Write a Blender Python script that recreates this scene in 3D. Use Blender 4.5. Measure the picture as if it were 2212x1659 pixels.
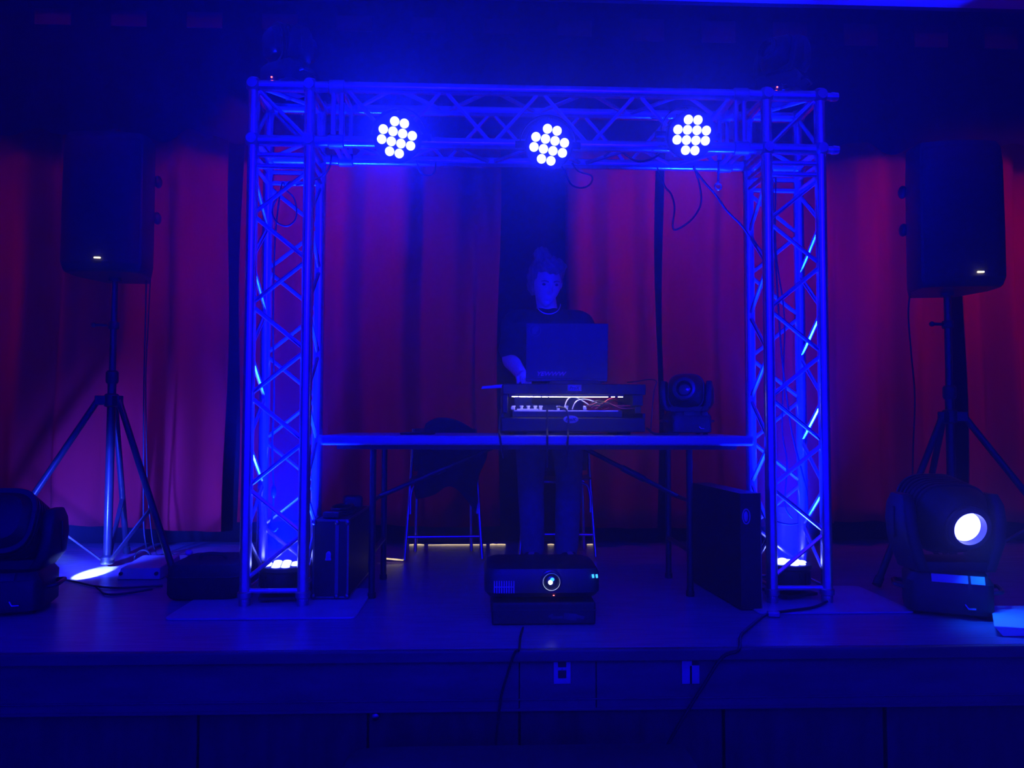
import bpy, math, random
from mathutils import Vector, Matrix, Euler
R = math.radians
random.seed(7)
SC = bpy.context.scene
COL = SC.collection
for o in list(bpy.data.objects):
    bpy.data.objects.remove(o)

# ------------------------------------------------------------------ camera
S = 0.95                       # height of the stage floor above the hall floor
FPX = 1661.0                   # focal length in pixels of a 2212 x 1659 frame
CAM = Vector((0, 0, S + 0.79))
YAW, PITCH, ROLL = -R(2.2), R(2.65), R(0.17)
RC = Matrix.Rotation(YAW, 3, 'Z') @ Matrix.Rotation(R(90) + PITCH, 3, 'X') @ Matrix.Rotation(ROLL, 3, 'Z')
cd = bpy.data.cameras.new('camera')
cam = bpy.data.objects.new('camera', cd)
COL.objects.link(cam)
cam.matrix_world = Matrix.Translation(CAM) @ RC.to_4x4()
cd.sensor_width = 36.0
cd.lens = FPX * 36.0 / 2212.0
cd.clip_start = 0.05
SC.camera = cam


def ray(px, py):
    return RC @ Vector(((px - 1106) / FPX, -(py - 829.5) / FPX, -1.0))


def W(px, py, d):              # point seen at a pixel, d metres in front of the camera
    return CAM + ray(px, py) * d


def G(px, py, z=0.0):          # point seen at a pixel on the level z above the stage floor
    r = ray(px, py)
    return CAM + r * ((S + z - CAM.z) / r.z)


def YP(px, py, Y):             # point seen at a pixel on the upright plane at depth Y
    r = ray(px, py)
    return CAM + r * ((Y - CAM.y) / r.y)


# ------------------------------------------------------------------ world, exposure, added fill lamps
SC.view_settings.view_transform = 'Standard'
SC.view_settings.look = 'None'
SC.view_settings.exposure = 0.65
SC.view_settings.gamma = 1.0
SC.view_settings.use_curve_mapping = False
SC.cycles.use_denoising = True
SC.cycles.max_bounces = 6
SC.cycles.volume_bounces = 0
SC.cycles.diffuse_bounces = 2
SC.cycles.glossy_bounces = 3
SC.cycles.sample_clamp_indirect = 4.0
wd = bpy.data.worlds.new('hall_air')
SC.world = wd
wd.use_nodes = True
bg = wd.node_tree.nodes['Background']
bg.inputs[0].default_value = (0.0028, 0.0001, 1.65, 1)
bg.inputs[1].default_value = 1.0

BLUE = (0.0002, 0.0035, 1.0)     # the colour of the blue LEDs
RED = (1.0, 0.004, 0.05)


def lamp(name, kind, loc, target, energy, color, size=0.2, spread=None, angle=None, blend=0.5):
    d = bpy.data.lights.new(name, kind)
    d.energy = energy
    d.color = color
    if kind == 'AREA':
        d.shape = 'DISK'
        d.size = size
        if spread:
            d.spread = R(spread)
    else:
        d.shadow_soft_size = size
    if kind == 'SPOT':
        d.spot_size = R(angle)
        d.spot_blend = blend
    o = bpy.data.objects.new(name, d)
    COL.objects.link(o)
    o.location = loc
    o.rotation_euler = (Vector(target) - Vector(loc)).to_track_quat('-Z', 'Y').to_euler()
    return o


lamp('front_fill_light', 'SPOT', (-0.6, -2.6, S + 2.7), (0.1, 3.8, S + 1.0), 1100, (0.0015, 0.0005, 1.0), 0.4, angle=30, blend=0.7)  # unseen blue spot added in the hall to brighten table and person
lamp('front_fill_light', 'AREA', (1.2, -2.6, S + 2.9), (0.2, 3.6, S + 0.4), 40, (0.02, 0.002, 1.0), 1.2)  # unseen broad blue fill added behind the camera
for x_, e_ in ((-3.8, 6.5), (-2.9, 1.0), (-1.2, 7.5), (1.2, 10), (2.9, 11), (4.3, 11)):   # unseen red spots without fixtures, added behind the truss to redden the curtains
    lamp('curtain_fill_light', 'SPOT', (x_, 3.64, S + 2.31), (x_, 4.71, S + 1.7), e_, RED, 0.06, angle=108, blend=0.7)
for x_ in (-4.75, 4.75):                                       # unseen red spots added at the sides to bring out the folds
    lamp('wing_fill_light', 'SPOT', (x_, 4.15, S + 2.0), (0, 4.95, S + 1.5), 3, RED, 0.08, angle=48, blend=0.9)
lamp('header_fill_light', 'SPOT', (-3.4, 1.6, S + 2.5), (-2.3, 4.3, S + 3.15), 16, RED, 0.1, angle=50, blend=0.8)  # unseen red spots, this and the next, added to tint the pleat tabs
lamp('header_fill_light', 'SPOT', (3.0, 1.6, S + 2.5), (2.3, 4.3, S + 3.15), 5, RED, 0.1, angle=60, blend=0.8)


# ------------------------------------------------------------------ mesh helpers
def frame(d):
    d = d.normalized()
    a = Vector((0, 0, 1)) if abs(d.z) < 0.9 else Vector((1, 0, 0))
    x = a.cross(d).normalized()
    return x, d.cross(x)


def smooth_path(pts, n=8):
    pts = [Vector(p) for p in pts]
    if len(pts) < 3:
        return pts
    out = []
    for i in range(len(pts) - 1):
        p0, p1, p2, p3 = pts[max(i - 1, 0)], pts[i], pts[i + 1], pts[min(i + 2, len(pts) - 1)]
        for k in range(n):
            t = k / n
            out.append(0.5 * ((2 * p1) + (p2 - p0) * t + (2 * p0 - 5 * p1 + 4 * p2 - p3) * t * t
                              + (3 * p1 - p0 - 3 * p2 + p3) * t ** 3))
    out.append(pts[-1])
    return out


class MB:
    def __init__(self, m=None):
        self.v, self.f = [], []
        self.m = m or Matrix()

    def add(self, vs, fs):
        b = len(self.v)
        self.v += [self.m @ Vector(p) for p in vs]
        self.f += [tuple(b + i for i in f) for f in fs]
        return self

    def box(self, c, s, rot=None):
        c = Vector(c)
        q = rot or Matrix.Identity(3)
        x, y, z = s[0] / 2, s[1] / 2, s[2] / 2
        vs = [c + q @ Vector((a * x, b * y, d * z)) for d in (-1, 1) for b in (-1, 1) for a in (-1, 1)]
        return self.add(vs, [(0, 2, 3, 1), (4, 5, 7, 6), (0, 1, 5, 4), (2, 6, 7, 3), (0, 4, 6, 2), (1, 3, 7, 5)])

    def box2(self, lo, hi):
        return self.box([(a + b) / 2 for a, b in zip(lo, hi)], [abs(b - a) for a, b in zip(lo, hi)])

    def hexa(self, p):          # 8 corners, same order as box
        return self.add(p, [(0, 2, 3, 1), (4, 5, 7, 6), (0, 1, 5, 4), (2, 6, 7, 3), (0, 4, 6, 2), (1, 3, 7, 5)])

    def loft(self, rings, cap=True):
        n = len(rings[0])
        vs = [p for r in rings for p in r]
        fs = []
        for i in range(len(rings) - 1):
            for k in range(n):
                a, b = i * n + k, i * n + (k + 1) % n
                fs.append((a, b, b + n, a + n))
        if cap:
            fs.append(tuple(reversed(range(n))))
            fs.append(tuple((len(rings) - 1) * n + k for k in range(n)))
        return self.add(vs, fs)

    def tube(self, pts, r, seg=10, cap=True):
        pts = [Vector(p) for p in pts]
        rr = r if isinstance(r, (list, tuple)) else [r] * len(pts)
        rings, x = [], None
        for i, p in enumerate(pts):
            d = (pts[min(i + 1, len(pts) - 1)] - pts[max(i - 1, 0)])
            if d.length < 1e-9:
                d = Vector((0, 0, 1))
            d.normalize()
            if x is None:
                x, y = frame(d)
            else:
                x = (x - d * x.dot(d))
                x = x.normalized() if x.length > 1e-6 else frame(d)[0]
                y = d.cross(x)
            rings.append([p + (x * math.cos(2 * math.pi * k / seg) + y * math.sin(2 * math.pi * k / seg)) * rr[i] for k in range(seg)])
        return self.loft(rings, cap)

    def cyl(self, a, b, r, r2=None, seg=16):
        return self.tube([a, b], [r, r if r2 is None else r2], seg)

    def limb(self, pts, rad, seg=14):    # rounded tapering limb
        pts = [Vector(p) for p in pts]
        n = 4
        P, Q = [], []
        d0 = (pts[0] - pts[1]).normalized()
        d1 = (pts[-1] - pts[-2]).normalized()
        for k in range(n, 0, -1):
            a = math.pi / 2 * k / n
            P.append(pts[0] + d0 * rad[0] * math.sin(a)); Q.append(max(rad[0] * math.cos(a), 0.0008))
        sp = smooth_path(pts, 6)
        for i, p in enumerate(sp):
            t = i / (len(sp) - 1) * (len(pts) - 1)
            j = min(int(t), len(pts) - 2)
            u = t - j
            P.append(p); Q.append(rad[j] * (1 - u) + rad[j + 1] * u)
        for k in range(1, n + 1):
            a = math.pi / 2 * k / n
            P.append(pts[-1] + d1 * rad[-1] * math.sin(a)); Q.append(max(rad[-1] * math.cos(a), 0.0008))
        return self.tube(P, Q, seg)

    def ball(self, c, r, seg=20, rings=12, fn=None, rot=None):
        c = Vector(c)
        r = Vector(r) if not isinstance(r, (int, float)) else Vector((r, r, r))
        q = rot or Matrix.Identity(3)
        rs = []
        for i in range(rings + 1):
            a = math.pi * min(max(i / rings, 0.004), 0.996)
            ring = []
            for k in range(seg):
                b = 2 * math.pi * k / seg
                u = Vector((math.sin(a) * math.cos(b), math.sin(a) * math.sin(b), -math.cos(a)))
                p = Vector((u.x * r.x, u.y * r.y, u.z * r.z))
                if fn:
                    p = fn(u, p)
                ring.append(c + q @ p)
            rs.append(ring)
        return self.loft(rs)

    def lathe(self, prof, c=(0, 0, 0), rot=None, seg=32, cap=True):     # profile of (radius, height) about z
        c = Vector(c)
        q = rot or Matrix.Identity(3)
        return self.loft([[c + q @ Vector((r * math.cos(2 * math.pi * k / seg), r * math.sin(2 * math.pi * k / seg), h)) for k in range(seg)]
                          for r, h in prof], cap)

    def grid(self, rows):
        n = len(rows[0])
        vs = [p for r in rows for p in r]
        return self.add(vs, [(i * n + k, i * n + k + 1, (i + 1) * n + k + 1, (i + 1) * n + k) for i in range(len(rows) - 1) for k in range(n - 1)])


def sq_ring(w, h, z, n=40, e=4.0, c=(0, 0)):      # super-ellipse outline in x, y
    out = []
    for k in range(n):
        t = 2 * math.pi * k / n
        x, y = math.cos(t), math.sin(t)
        out.append(Vector((c[0] + math.copysign(abs(x) ** (2 / e), x) * w / 2, c[1] + math.copysign(abs(y) ** (2 / e), y) * h / 2, z)))
    return out


def aim(d):                    # rotation that takes +z to d
    return Vector(d).normalized().to_track_quat('Z', 'Y').to_matrix()


def obj(name, mb, mat, parent=None, bevel=0.0, loc=None, angle=38, remesh=0.0, solid=0.0, subsurf=0, label=None, smooth=True):
    me = bpy.data.meshes.new(name)
    vs = mb.v
    if loc is not None:
        l = Vector(loc)
        vs = [v - l for v in vs]
    me.from_pydata([tuple(v) for v in vs], [], mb.f)
    me.validate()
    me.materials.append(mat)
    if smooth:
        me.polygons.foreach_set('use_smooth', [True] * len(me.polygons))
        if not remesh:
            me.set_sharp_from_angle(angle=R(angle))
    o = bpy.data.objects.new(name, me)
    COL.objects.link(o)
    if loc is not None:
        o.location = loc
    if parent is not None:
        o.parent = parent
    if solid:
        md = o.modifiers.new('thickness', 'SOLIDIFY'); md.thickness = solid; md.offset = 0
    if remesh:
        md = o.modifiers.new('skin', 'REMESH'); md.mode = 'VOXEL'; md.voxel_size = remesh; md.use_smooth_shade = True
        md = o.modifiers.new('soft', 'SMOOTH'); md.factor = 0.5; md.iterations = 4
    if bevel:
        md = o.modifiers.new('edge', 'BEVEL'); md.width = bevel; md.segments = 2; md.limit_method = 'ANGLE'; md.angle_limit = R(40)
    if subsurf:
        md = o.modifiers.new('round', 'SUBSURF'); md.levels = subsurf; md.render_levels = subsurf
    if label:
        o['label'] = label
    return o


def tag(o, label, cat, group=None):
    o['label'] = label
    o['category'] = cat
    if group:
        o['group'] = group
    return o


def thing(name, label, cat, loc, group=None, rz=0.0):     # parts are built about the origin, then carried along
    o = bpy.data.objects.new(name, None)
    o.empty_display_size = 0.05
    COL.objects.link(o)
    o.location = loc
    o.rotation_euler = (0, 0, rz)
    return tag(o, label, cat, group)


def struct(name, mb, mat, **k):
    o = obj(name, mb, mat, **k)
    o['kind'] = 'structure'
    return o


def dup(root, loc, rz=None, label=None):
    r = root.copy(); COL.objects.link(r); r.location = loc
    if rz is not None:
        r.rotation_euler = (0, 0, rz)
    if label:
        r['label'] = label
    for ch in list(root.children):
        c = ch.copy(); COL.objects.link(c); c.parent = r
        for g in list(ch.children):
            d = g.copy(); COL.objects.link(d); d.parent = c
    return r


# ------------------------------------------------------------------ materials
def mat(name, col, rough=0.5, metal=0.0, var=0.15, scale=8.0, bump=0.0, bscale=60.0, spec=0.5, stretch=(1, 1, 1), sheen=0.0):
    m = bpy.data.materials.new(name)
    m.use_nodes = True
    nt = m.node_tree
    b = nt.nodes['Principled BSDF']
    tc = nt.nodes.new('ShaderNodeTexCoord')
    mp = nt.nodes.new('ShaderNodeMapping')
    mp.inputs['Scale'].default_value = stretch
    nt.links.new(tc.outputs['Object'], mp.inputs[0])
    nz = nt.nodes.new('ShaderNodeTexNoise')
    nz.inputs['Scale'].default_value = scale
    nz.inputs['Detail'].default_value = 4
    nt.links.new(mp.outputs[0], nz.inputs['Vector'])
    rp = nt.nodes.new('ShaderNodeValToRGB')
    c0 = [max(c * (1 - var), 0) for c in col]
    c1 = [min(c * (1 + var), 1) for c in col]
    rp.color_ramp.elements[0].position, rp.color_ramp.elements[1].position = 0.3, 0.7
    rp.color_ramp.elements[0].color = (*c0, 1)
    rp.color_ramp.elements[1].color = (*c1, 1)
    nt.links.new(nz.outputs[0], rp.inputs[0])
    nt.links.new(rp.outputs[0], b.inputs['Base Color'])
    b.inputs['Roughness'].default_value = rough
    b.inputs['Metallic'].default_value = metal
    b.inputs['Specular IOR Level'].default_value = spec
    if sheen:
        b.inputs['Sheen Weight'].default_value = sheen
    if bump:
        n2 = nt.nodes.new('ShaderNodeTexNoise')
        n2.inputs['Scale'].default_value = bscale
        nt.links.new(mp.outputs[0], n2.inputs['Vector'])
        bp = nt.nodes.new('ShaderNodeBump')
        bp.inputs['Strength'].default_value = bump
        bp.inputs['Distance'].default_value = 0.01
        nt.links.new(n2.outputs[0], bp.inputs['Height'])
        nt.links.new(bp.outputs[0], b.inputs['Normal'])
    return m


def glow(name, col, strength):
    m = bpy.data.materials.new(name)
    m.use_nodes = True
    nt = m.node_tree
    for n in list(nt.nodes):
        nt.nodes.remove(n)
    e = nt.nodes.new('ShaderNodeEmission')
    e.inputs[0].default_value = (*col, 1)
    e.inputs[1].default_value = strength
    out = nt.nodes.new('ShaderNodeOutputMaterial')
    nt.links.new(e.outputs[0], out.inputs[0])
    return m


ALU = mat('brushed_aluminium', (0.74, 0.74, 0.77), 0.27, 0.92, 0.08, 30)
CASTALU = mat('dull_aluminium', (0.45, 0.45, 0.47), 0.45, 1.0, 0.1, 20)
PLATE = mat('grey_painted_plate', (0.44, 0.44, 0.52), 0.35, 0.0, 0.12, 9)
STEEL = mat('dark_steel', (0.20, 0.20, 0.22), 0.35, 1.0, 0.15, 12)
CHROME = mat('chrome_tube', (0.60, 0.60, 0.62), 0.22, 1.0, 0.05, 12)
PLASTIC = mat('black_plastic', (0.016, 0.016, 0.018), 0.42, 0, 0.2, 20, 0.15, 180)
GRILLE = mat('black_grille', (0.014, 0.014, 0.016), 0.6, 0, 0.3, 160, 0.4, 300)
BLACKBOX = mat('black_laminate', (0.012, 0.012, 0.014), 0.5, 0, 0.2, 25, 0.1, 140)
PAINTED = mat('black_painted_tube', (0.02, 0.02, 0.022), 0.28, 0.0, 0.2, 20)
RUBBER = mat('black_rubber', (0.012, 0.012, 0.013), 0.6, 0, 0.2, 30)
CABLE = mat('black_cable', (0.012, 0.012, 0.014), 0.45, 0, 0.2, 40)
FABRIC = mat('dark_cloth', (0.012, 0.012, 0.018), 0.9, 0, 0.3, 30, 0.3, 120)
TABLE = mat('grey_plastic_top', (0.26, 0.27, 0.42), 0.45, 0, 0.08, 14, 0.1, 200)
VELVET = mat('red_velvet', (0.50, 0.012, 0.020), 0.95, 0, 0.18, 5, 0.15, 160, 0.1, (1, 1, 0.25))
BLACKDRAPE = mat('black_drape', (0.008, 0.008, 0.012), 0.95, 0, 0.2, 6, 0.15, 120, 0.1, (1, 1, 0.3))
TABRED = mat('dark_red_webbing', (0.14, 0.008, 0.012), 0.9, 0, 0.4, 9)
SKIN = mat('skin', (0.58, 0.42, 0.38), 0.5, 0, 0.06, 14, 0.05, 160)
HAIR = mat('light_brown_hair', (0.24, 0.16, 0.10), 0.55, 0, 0.45, 40, 0.5, 90, 0.4, (1, 1, 0.25))
SHIRT = mat('dark_cotton', (0.010, 0.010, 0.012), 0.9, 0, 0.25, 16, 0.15, 120)
DENIM = mat('blue_denim', (0.05, 0.07, 0.15), 0.85, 0, 0.25, 30, 0.2, 200)
WHITEPLASTIC = mat('white_plastic', (0.6, 0.6, 0.62), 0.4, 0, 0.05, 8)
WHITEBOARD = mat('white_foam_board', (0.75, 0.76, 0.78), 0.7, 0, 0.06, 9, 0.3, 14)
KNOB = mat('pale_knob', (0.7, 0.7, 0.72), 0.35, 0, 0.05, 10)
REDWIRE = mat('red_wire', (0.45, 0.03, 0.05), 0.4, 0, 0.1, 20)
LAPTOP = mat('grey_laptop_lid', (0.06, 0.06, 0.10), 0.4, 0.3, 0.08, 12)
INKY = mat('black_print', (0.008, 0.008, 0.01), 0.6, 0, 0.1, 10)
BADGE = mat('silver_badge', (0.42, 0.42, 0.46), 0.4, 0.2, 0.05, 12)
STICKER = mat('faded_pink_sticker', (0.85, 0.35, 0.62), 0.6, 0, 0.1, 20)
STICKERGREY = mat('grey_sticker', (0.20, 0.20, 0.22), 0.6, 0, 0.1, 20)
BRASS = mat('tarnished_plate', (0.34, 0.30, 0.42), 0.4, 0.3, 0.15, 20)
TAPE = mat('grey_tape', (0.10, 0.09, 0.10), 0.8, 0, 0.2, 30)
OLIVE = mat('olive_plastic', (0.22, 0.20, 0.12), 0.6, 0, 0.1, 30)
GLASS = mat('dark_lens', (0.02, 0.02, 0.03), 0.08, 0.2, 0.1, 10, spec=0.9)

LED = glow('blue_led_lens', (0.115, 0.14, 1.0), 9)
LEDHEAD = glow('blue_beam_lens', (0.075, 0.085, 1.0), 14)
WHITELED = glow('white_led', (1.0, 0.93, 0.85), 14)
LOGOLED = glow('warm_white_logo_light', (1.0, 0.80, 0.42), 6)
REDLED = glow('red_indicator', (1.0, 0.10, 0.12), 3)
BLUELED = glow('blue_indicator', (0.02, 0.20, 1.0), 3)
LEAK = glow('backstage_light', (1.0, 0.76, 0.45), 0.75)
PROJ = glow('projector_lamp', (0.7, 0.85, 1.0), 10)


def wood(name, col, rough, plank, axis):
    m = mat(name, col, rough, 0, 0.25, 6, 0.08, 90, 0.5, (1, 14, 1) if axis == 'x' else (14, 1, 14))
    return m


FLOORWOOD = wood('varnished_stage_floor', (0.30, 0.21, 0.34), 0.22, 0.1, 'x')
FASCIA = mat('scuffed_fascia_board', (0.10, 0.075, 0.085), 0.5, 0, 0.25, 5, 0.15, 70, 0.4, (1, 1, 5))
PANELWOOD = mat('brown_panelling', (0.055, 0.045, 0.05), 0.6, 0, 0.25, 5, 0.1, 70, 0.3, (5, 1, 1))
PAINT = mat('dark_painted_wall', (0.02, 0.02, 0.03), 0.8, 0, 0.2, 3)
CEIL = mat('pale_ceiling_paint', (0.5, 0.5, 0.52), 0.8, 0, 0.06, 3)
HALLFLOOR = mat('hall_floor', (0.05, 0.04, 0.04), 0.5, 0, 0.2, 4)

# ------------------------------------------------------------------ setting
YE = 2.70                      # front edge of the stage
YB = 4.94                      # black masking behind the red curtains
struct('floor', MB().box2((-5, -4, -0.1), (5, YE + 0.05, 0)), HALLFLOOR)
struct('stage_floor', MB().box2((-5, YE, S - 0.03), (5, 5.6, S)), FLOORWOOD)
struct('trim_1', MB().box2((-5, YE - 0.03, S - 0.042), (5, YE, S)), FASCIA, bevel=0.006)
ff = MB()
xs = [-5.0, YP(1122, 1450, YE).x, YP(1288, 1450, YE).x, 5.0]
for a, b in zip(xs, xs[1:]):
    ff.box2((a + 0.0015, YE, S - 0.215), (b - 0.0015, YE + 0.03, S - 0.042))
struct('wall_front', ff, FASCIA, bevel=0.002)
struct('trim_2', MB().box2((-5, YE - 0.006, S - 0.178), (5, YE, S - 0.172)).box2((-5, YE - 0.006, S - 0.215), (5, YE, S - 0.205)), FASCIA, bevel=0.002)
pp = MB()
xs = [-5.0, YP(428, 1560, YE + .03).x, YP(795, 1560, YE + .03).x, YP(1122, 1560, YE + .03).x, YP(1562, 1560, YE + .03).x, YP(1912, 1560, YE + .03).x, 5.0]
for i, (a, b) in enumerate(zip(xs, xs[1:])):
    g = 0.004 if i < 4 else 0.007
    pp.box2((a + g, YE + 0.03, 0.0), (b - g, YE + 0.055, S - 0.20))
struct('wall_front_panelling', pp, PANELWOOD, bevel=0.003)
struct('wall_front_backing', MB().box2((-5, YE + 0.06, 0.0), (5, YE + 0.12, S - 0.04)), PAINT)
struct('wall_back', MB().box2((-5, 5.6, 0), (5, 5.7, S + 4.2)), PAINT)
struct('wall_left', MB().box2((-5.1, -1.0, 0), (-5, 5.7, S + 4.2)), PAINT)
struct('wall_right', MB().box2((5, -1.0, 0), (5.1, 5.7, S + 4.2)), PAINT)
CE = YP(1700, 8, 3.9)
struct('ceiling', MB().box2((-5, 1.2, CE.z), (5, 3.9, CE.z + 0.15)), CEIL)
struct('trim_3', MB().box2((-5, 3.9, CE.z - 0.004), (5, 3.93, CE.z + 0.6)), PAINT)
struct('ceiling_fly', MB().box2((-5, 3.9, S + 4.1), (5, 5.7, S + 4.2)), PAINT)

prof_ = [(-1.2, .02), (YE - .05, .02), (YE - .05, S + .002), (5.55, S + .002), (5.55, S + 4.05), (3.95, S + 4.05), (3.95, CE.z - .01), (-1.2, CE.z - .01)]
hz = MB().loft([[Vector((x, y, z)) for y, z in prof_] for x in (-4.95, 4.95)])
hm = bpy.data.materials.new('stage_haze')
hm.use_nodes = True
nt = hm.node_tree
for n in list(nt.nodes):
    nt.nodes.remove(n)
vs = nt.nodes.new('ShaderNodeVolumeScatter')
vs.inputs['Color'].default_value = (0.9, 0.92, 1.0, 1)
vs.inputs['Density'].default_value = 0.082
vs.inputs['Anisotropy'].default_value = 0.74
out = nt.nodes.new('ShaderNodeOutputMaterial')
nt.links.new(vs.outputs[0], out.inputs['Volume'])
ho = obj('haze', hz, hm, smooth=False)
ho['kind'] = 'stuff'
ho['label'] = 'thin blue stage haze filling the air of the hall'
ho['category'] = 'haze'


# ------------------------------------------------------------------ curtains
def curtain(x0, x1, z0, z1, Y, mt, label, seed, amp=0.05, period=0.30, hem=0.02, name='stage_curtain', cat='curtain', group='red stage curtains', parent=None):
    rnd = random.Random(seed)
    n = max(int((x1 - x0) / 0.018), 8)
    ph = [rnd.uniform(0, 6.28) for _ in range(6)]
    rows = []
    for j in range(25):
        t = j / 24
        row = []
        for i in range(n + 1):
            u = x0 + (x1 - x0) * i / n
            s = math.sin(2 * math.pi * u / period + ph[0] + 1.3 * math.sin(u * 2.1 + ph[1]))
            s2 = math.sin(2 * math.pi * u / (period * 0.53) + ph[2] + 0.9 * math.sin(u * 3.7 + ph[3]))
            d = amp * (0.85 * math.copysign(abs(s) ** 0.8, s) + 0.45 * s2 * (0.6 + 0.4 * math.sin(u * 2.7 + ph[5]))) * (0.8 + 0.3 * (1 - t))
            zz = z0 + (z1 - z0) * t
            if j == 0:
                zz += hem * math.sin(u * 3.1 + ph[4]) + hem * 0.5 * s
            row.append(Vector((u + 0.012 * math.sin(3 * zz + ph[5] + u), Y - d, zz)))
        rows.append(row)
    o = obj(name, MB().grid(rows), mt, parent, solid=0.006, angle=80)
    if label:
        tag(o, label, cat, group)
    return o


YC = 4.76
cx = lambda px: YP(px, 700, YC).x
struct('trim_4', MB().box2((-4.99, YC - .03, S + 2.85), (4.99, YC + .03, S + 2.90)), PAINT)
curtain(-4.7, cx(486), S + .125, S + 2.85, YC, VELVET, 'red velvet curtain at the far left behind the left loudspeaker', 1, 0.075, 0.36)
curtain(cx(512), cx(1077), S + .15, S + 2.85, YC, VELVET, 'red velvet curtain between the left truss tower and the person', 2, 0.075, 0.34)
curtain(cx(1226), cx(1414), S + .14, S + 2.85, YC, VELVET, 'narrow red velvet curtain just right of the person', 14, 0.06, 0.26)
curtain(cx(1438), cx(2046), S + .14, S + 2.85, YC, VELVET, 'red velvet curtain behind the right truss tower', 4, 0.075, 0.34)
curtain(cx(2078), 4.7, S + .14, S + 2.85, YC, VELVET, 'red velvet curtain at the far right edge behind the right loudspeaker', 5, 0.075, 0.34)
curtain(-4.8, 4.8, S + 0.014, S + 3.2, YB, BLACKDRAPE, 'black masking drape seen in the gaps between the red curtains', 9, 0.025, 0.5, 0.004, 'masking_drape', 'drape', None)

# black border with a scalloped hem across the top of the stage
YV = 4.36
rows = []
n = 420
zl, zr = YP(250, 292, YV).z, YP(2000, 318, YV).z
zb = (zl + zr) / 2
for j in range(16):
    t = j / 15
    row = []
    for i in range(n + 1):
        u = -4.8 + 9.6 * i / n
        s = math.sin(2 * math.pi * u / 0.34 + 1.1 * math.sin(u * 1.7))
        d = 0.03 * s
        z = zb + (S + 3.6 - zb) * t
        if j == 0:
            z += 0.03 * math.sin(2 * math.pi * u / 0.43 + 0.6) + 0.012 * math.sin(2 * math.pi * u / 0.21 + 2)
        row.append(Vector((u, YV - d, z)))
    rows.append(row)
bo = thing('stage_border', 'black border curtain with a wavy hem across the top of the stage', 'curtain', (0, 0, 0))
obj('border_cloth', MB().grid(rows), BLACKDRAPE, bo, solid=0.006, angle=80)
z1 = YP(200, 22, YV - .05).z
for i in range(-11, 12):
    x = i * 0.42 + 0.1
    obj('pleat_tab', MB().box((x, YV - 0.045, z1 - 0.04), (0.2, 0.008, 0.09 if i < 2 else 0.13)), TABRED, bo, bevel=0.002)

# warm light leaking in under the masking drape
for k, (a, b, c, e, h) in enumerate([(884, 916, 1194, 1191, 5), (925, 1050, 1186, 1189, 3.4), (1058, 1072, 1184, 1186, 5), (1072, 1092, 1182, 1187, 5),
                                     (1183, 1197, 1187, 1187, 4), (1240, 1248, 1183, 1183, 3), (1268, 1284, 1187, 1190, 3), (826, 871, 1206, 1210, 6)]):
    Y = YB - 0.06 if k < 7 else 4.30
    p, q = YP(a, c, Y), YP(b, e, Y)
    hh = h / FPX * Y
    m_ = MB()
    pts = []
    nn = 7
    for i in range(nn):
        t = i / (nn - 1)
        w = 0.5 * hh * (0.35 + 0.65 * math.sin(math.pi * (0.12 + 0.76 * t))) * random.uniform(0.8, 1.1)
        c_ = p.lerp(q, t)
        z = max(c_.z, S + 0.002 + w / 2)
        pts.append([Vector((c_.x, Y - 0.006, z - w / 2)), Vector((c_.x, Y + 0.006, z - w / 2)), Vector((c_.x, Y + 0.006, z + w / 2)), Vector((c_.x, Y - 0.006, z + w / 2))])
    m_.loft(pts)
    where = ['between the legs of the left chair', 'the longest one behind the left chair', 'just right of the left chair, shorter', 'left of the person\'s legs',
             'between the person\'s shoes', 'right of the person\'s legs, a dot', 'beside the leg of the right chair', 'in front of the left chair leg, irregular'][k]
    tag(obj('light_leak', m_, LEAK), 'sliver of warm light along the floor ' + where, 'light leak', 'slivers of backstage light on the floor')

# ------------------------------------------------------------------ truss gantry
YF, YR = 3.30, 3.54
xL0 = YP(538, 800, YF).x; xL1 = xL0 + 0.24
xR1 = YP(1779, 800, YF).x; xR0 = xR1 - 0.24
ZT = S + 2.228; ZB = ZT - 0.24
CR, BR = 0.0245, 0.0095
gantry = thing('lighting_truss', 'silver box truss gantry of two towers and a top beam standing on the stage', 'truss', (0, 0, 0))


def lacing(mb, a0, b0, a1, b1, n, first=0):
    """zigzag between the edge a0-a1 and the edge b0-b1 in n half steps"""
    for i in range(n):
        t0, t1 = i / n, (i + 1) / n
        A, B = (a0, a1), (b0, b1)
        if (i + first) % 2:
            A, B = B, A
        mb.cyl(A[0].lerp(A[1], t0), B[0].lerp(B[1], t1), BR, seg=8)


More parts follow.
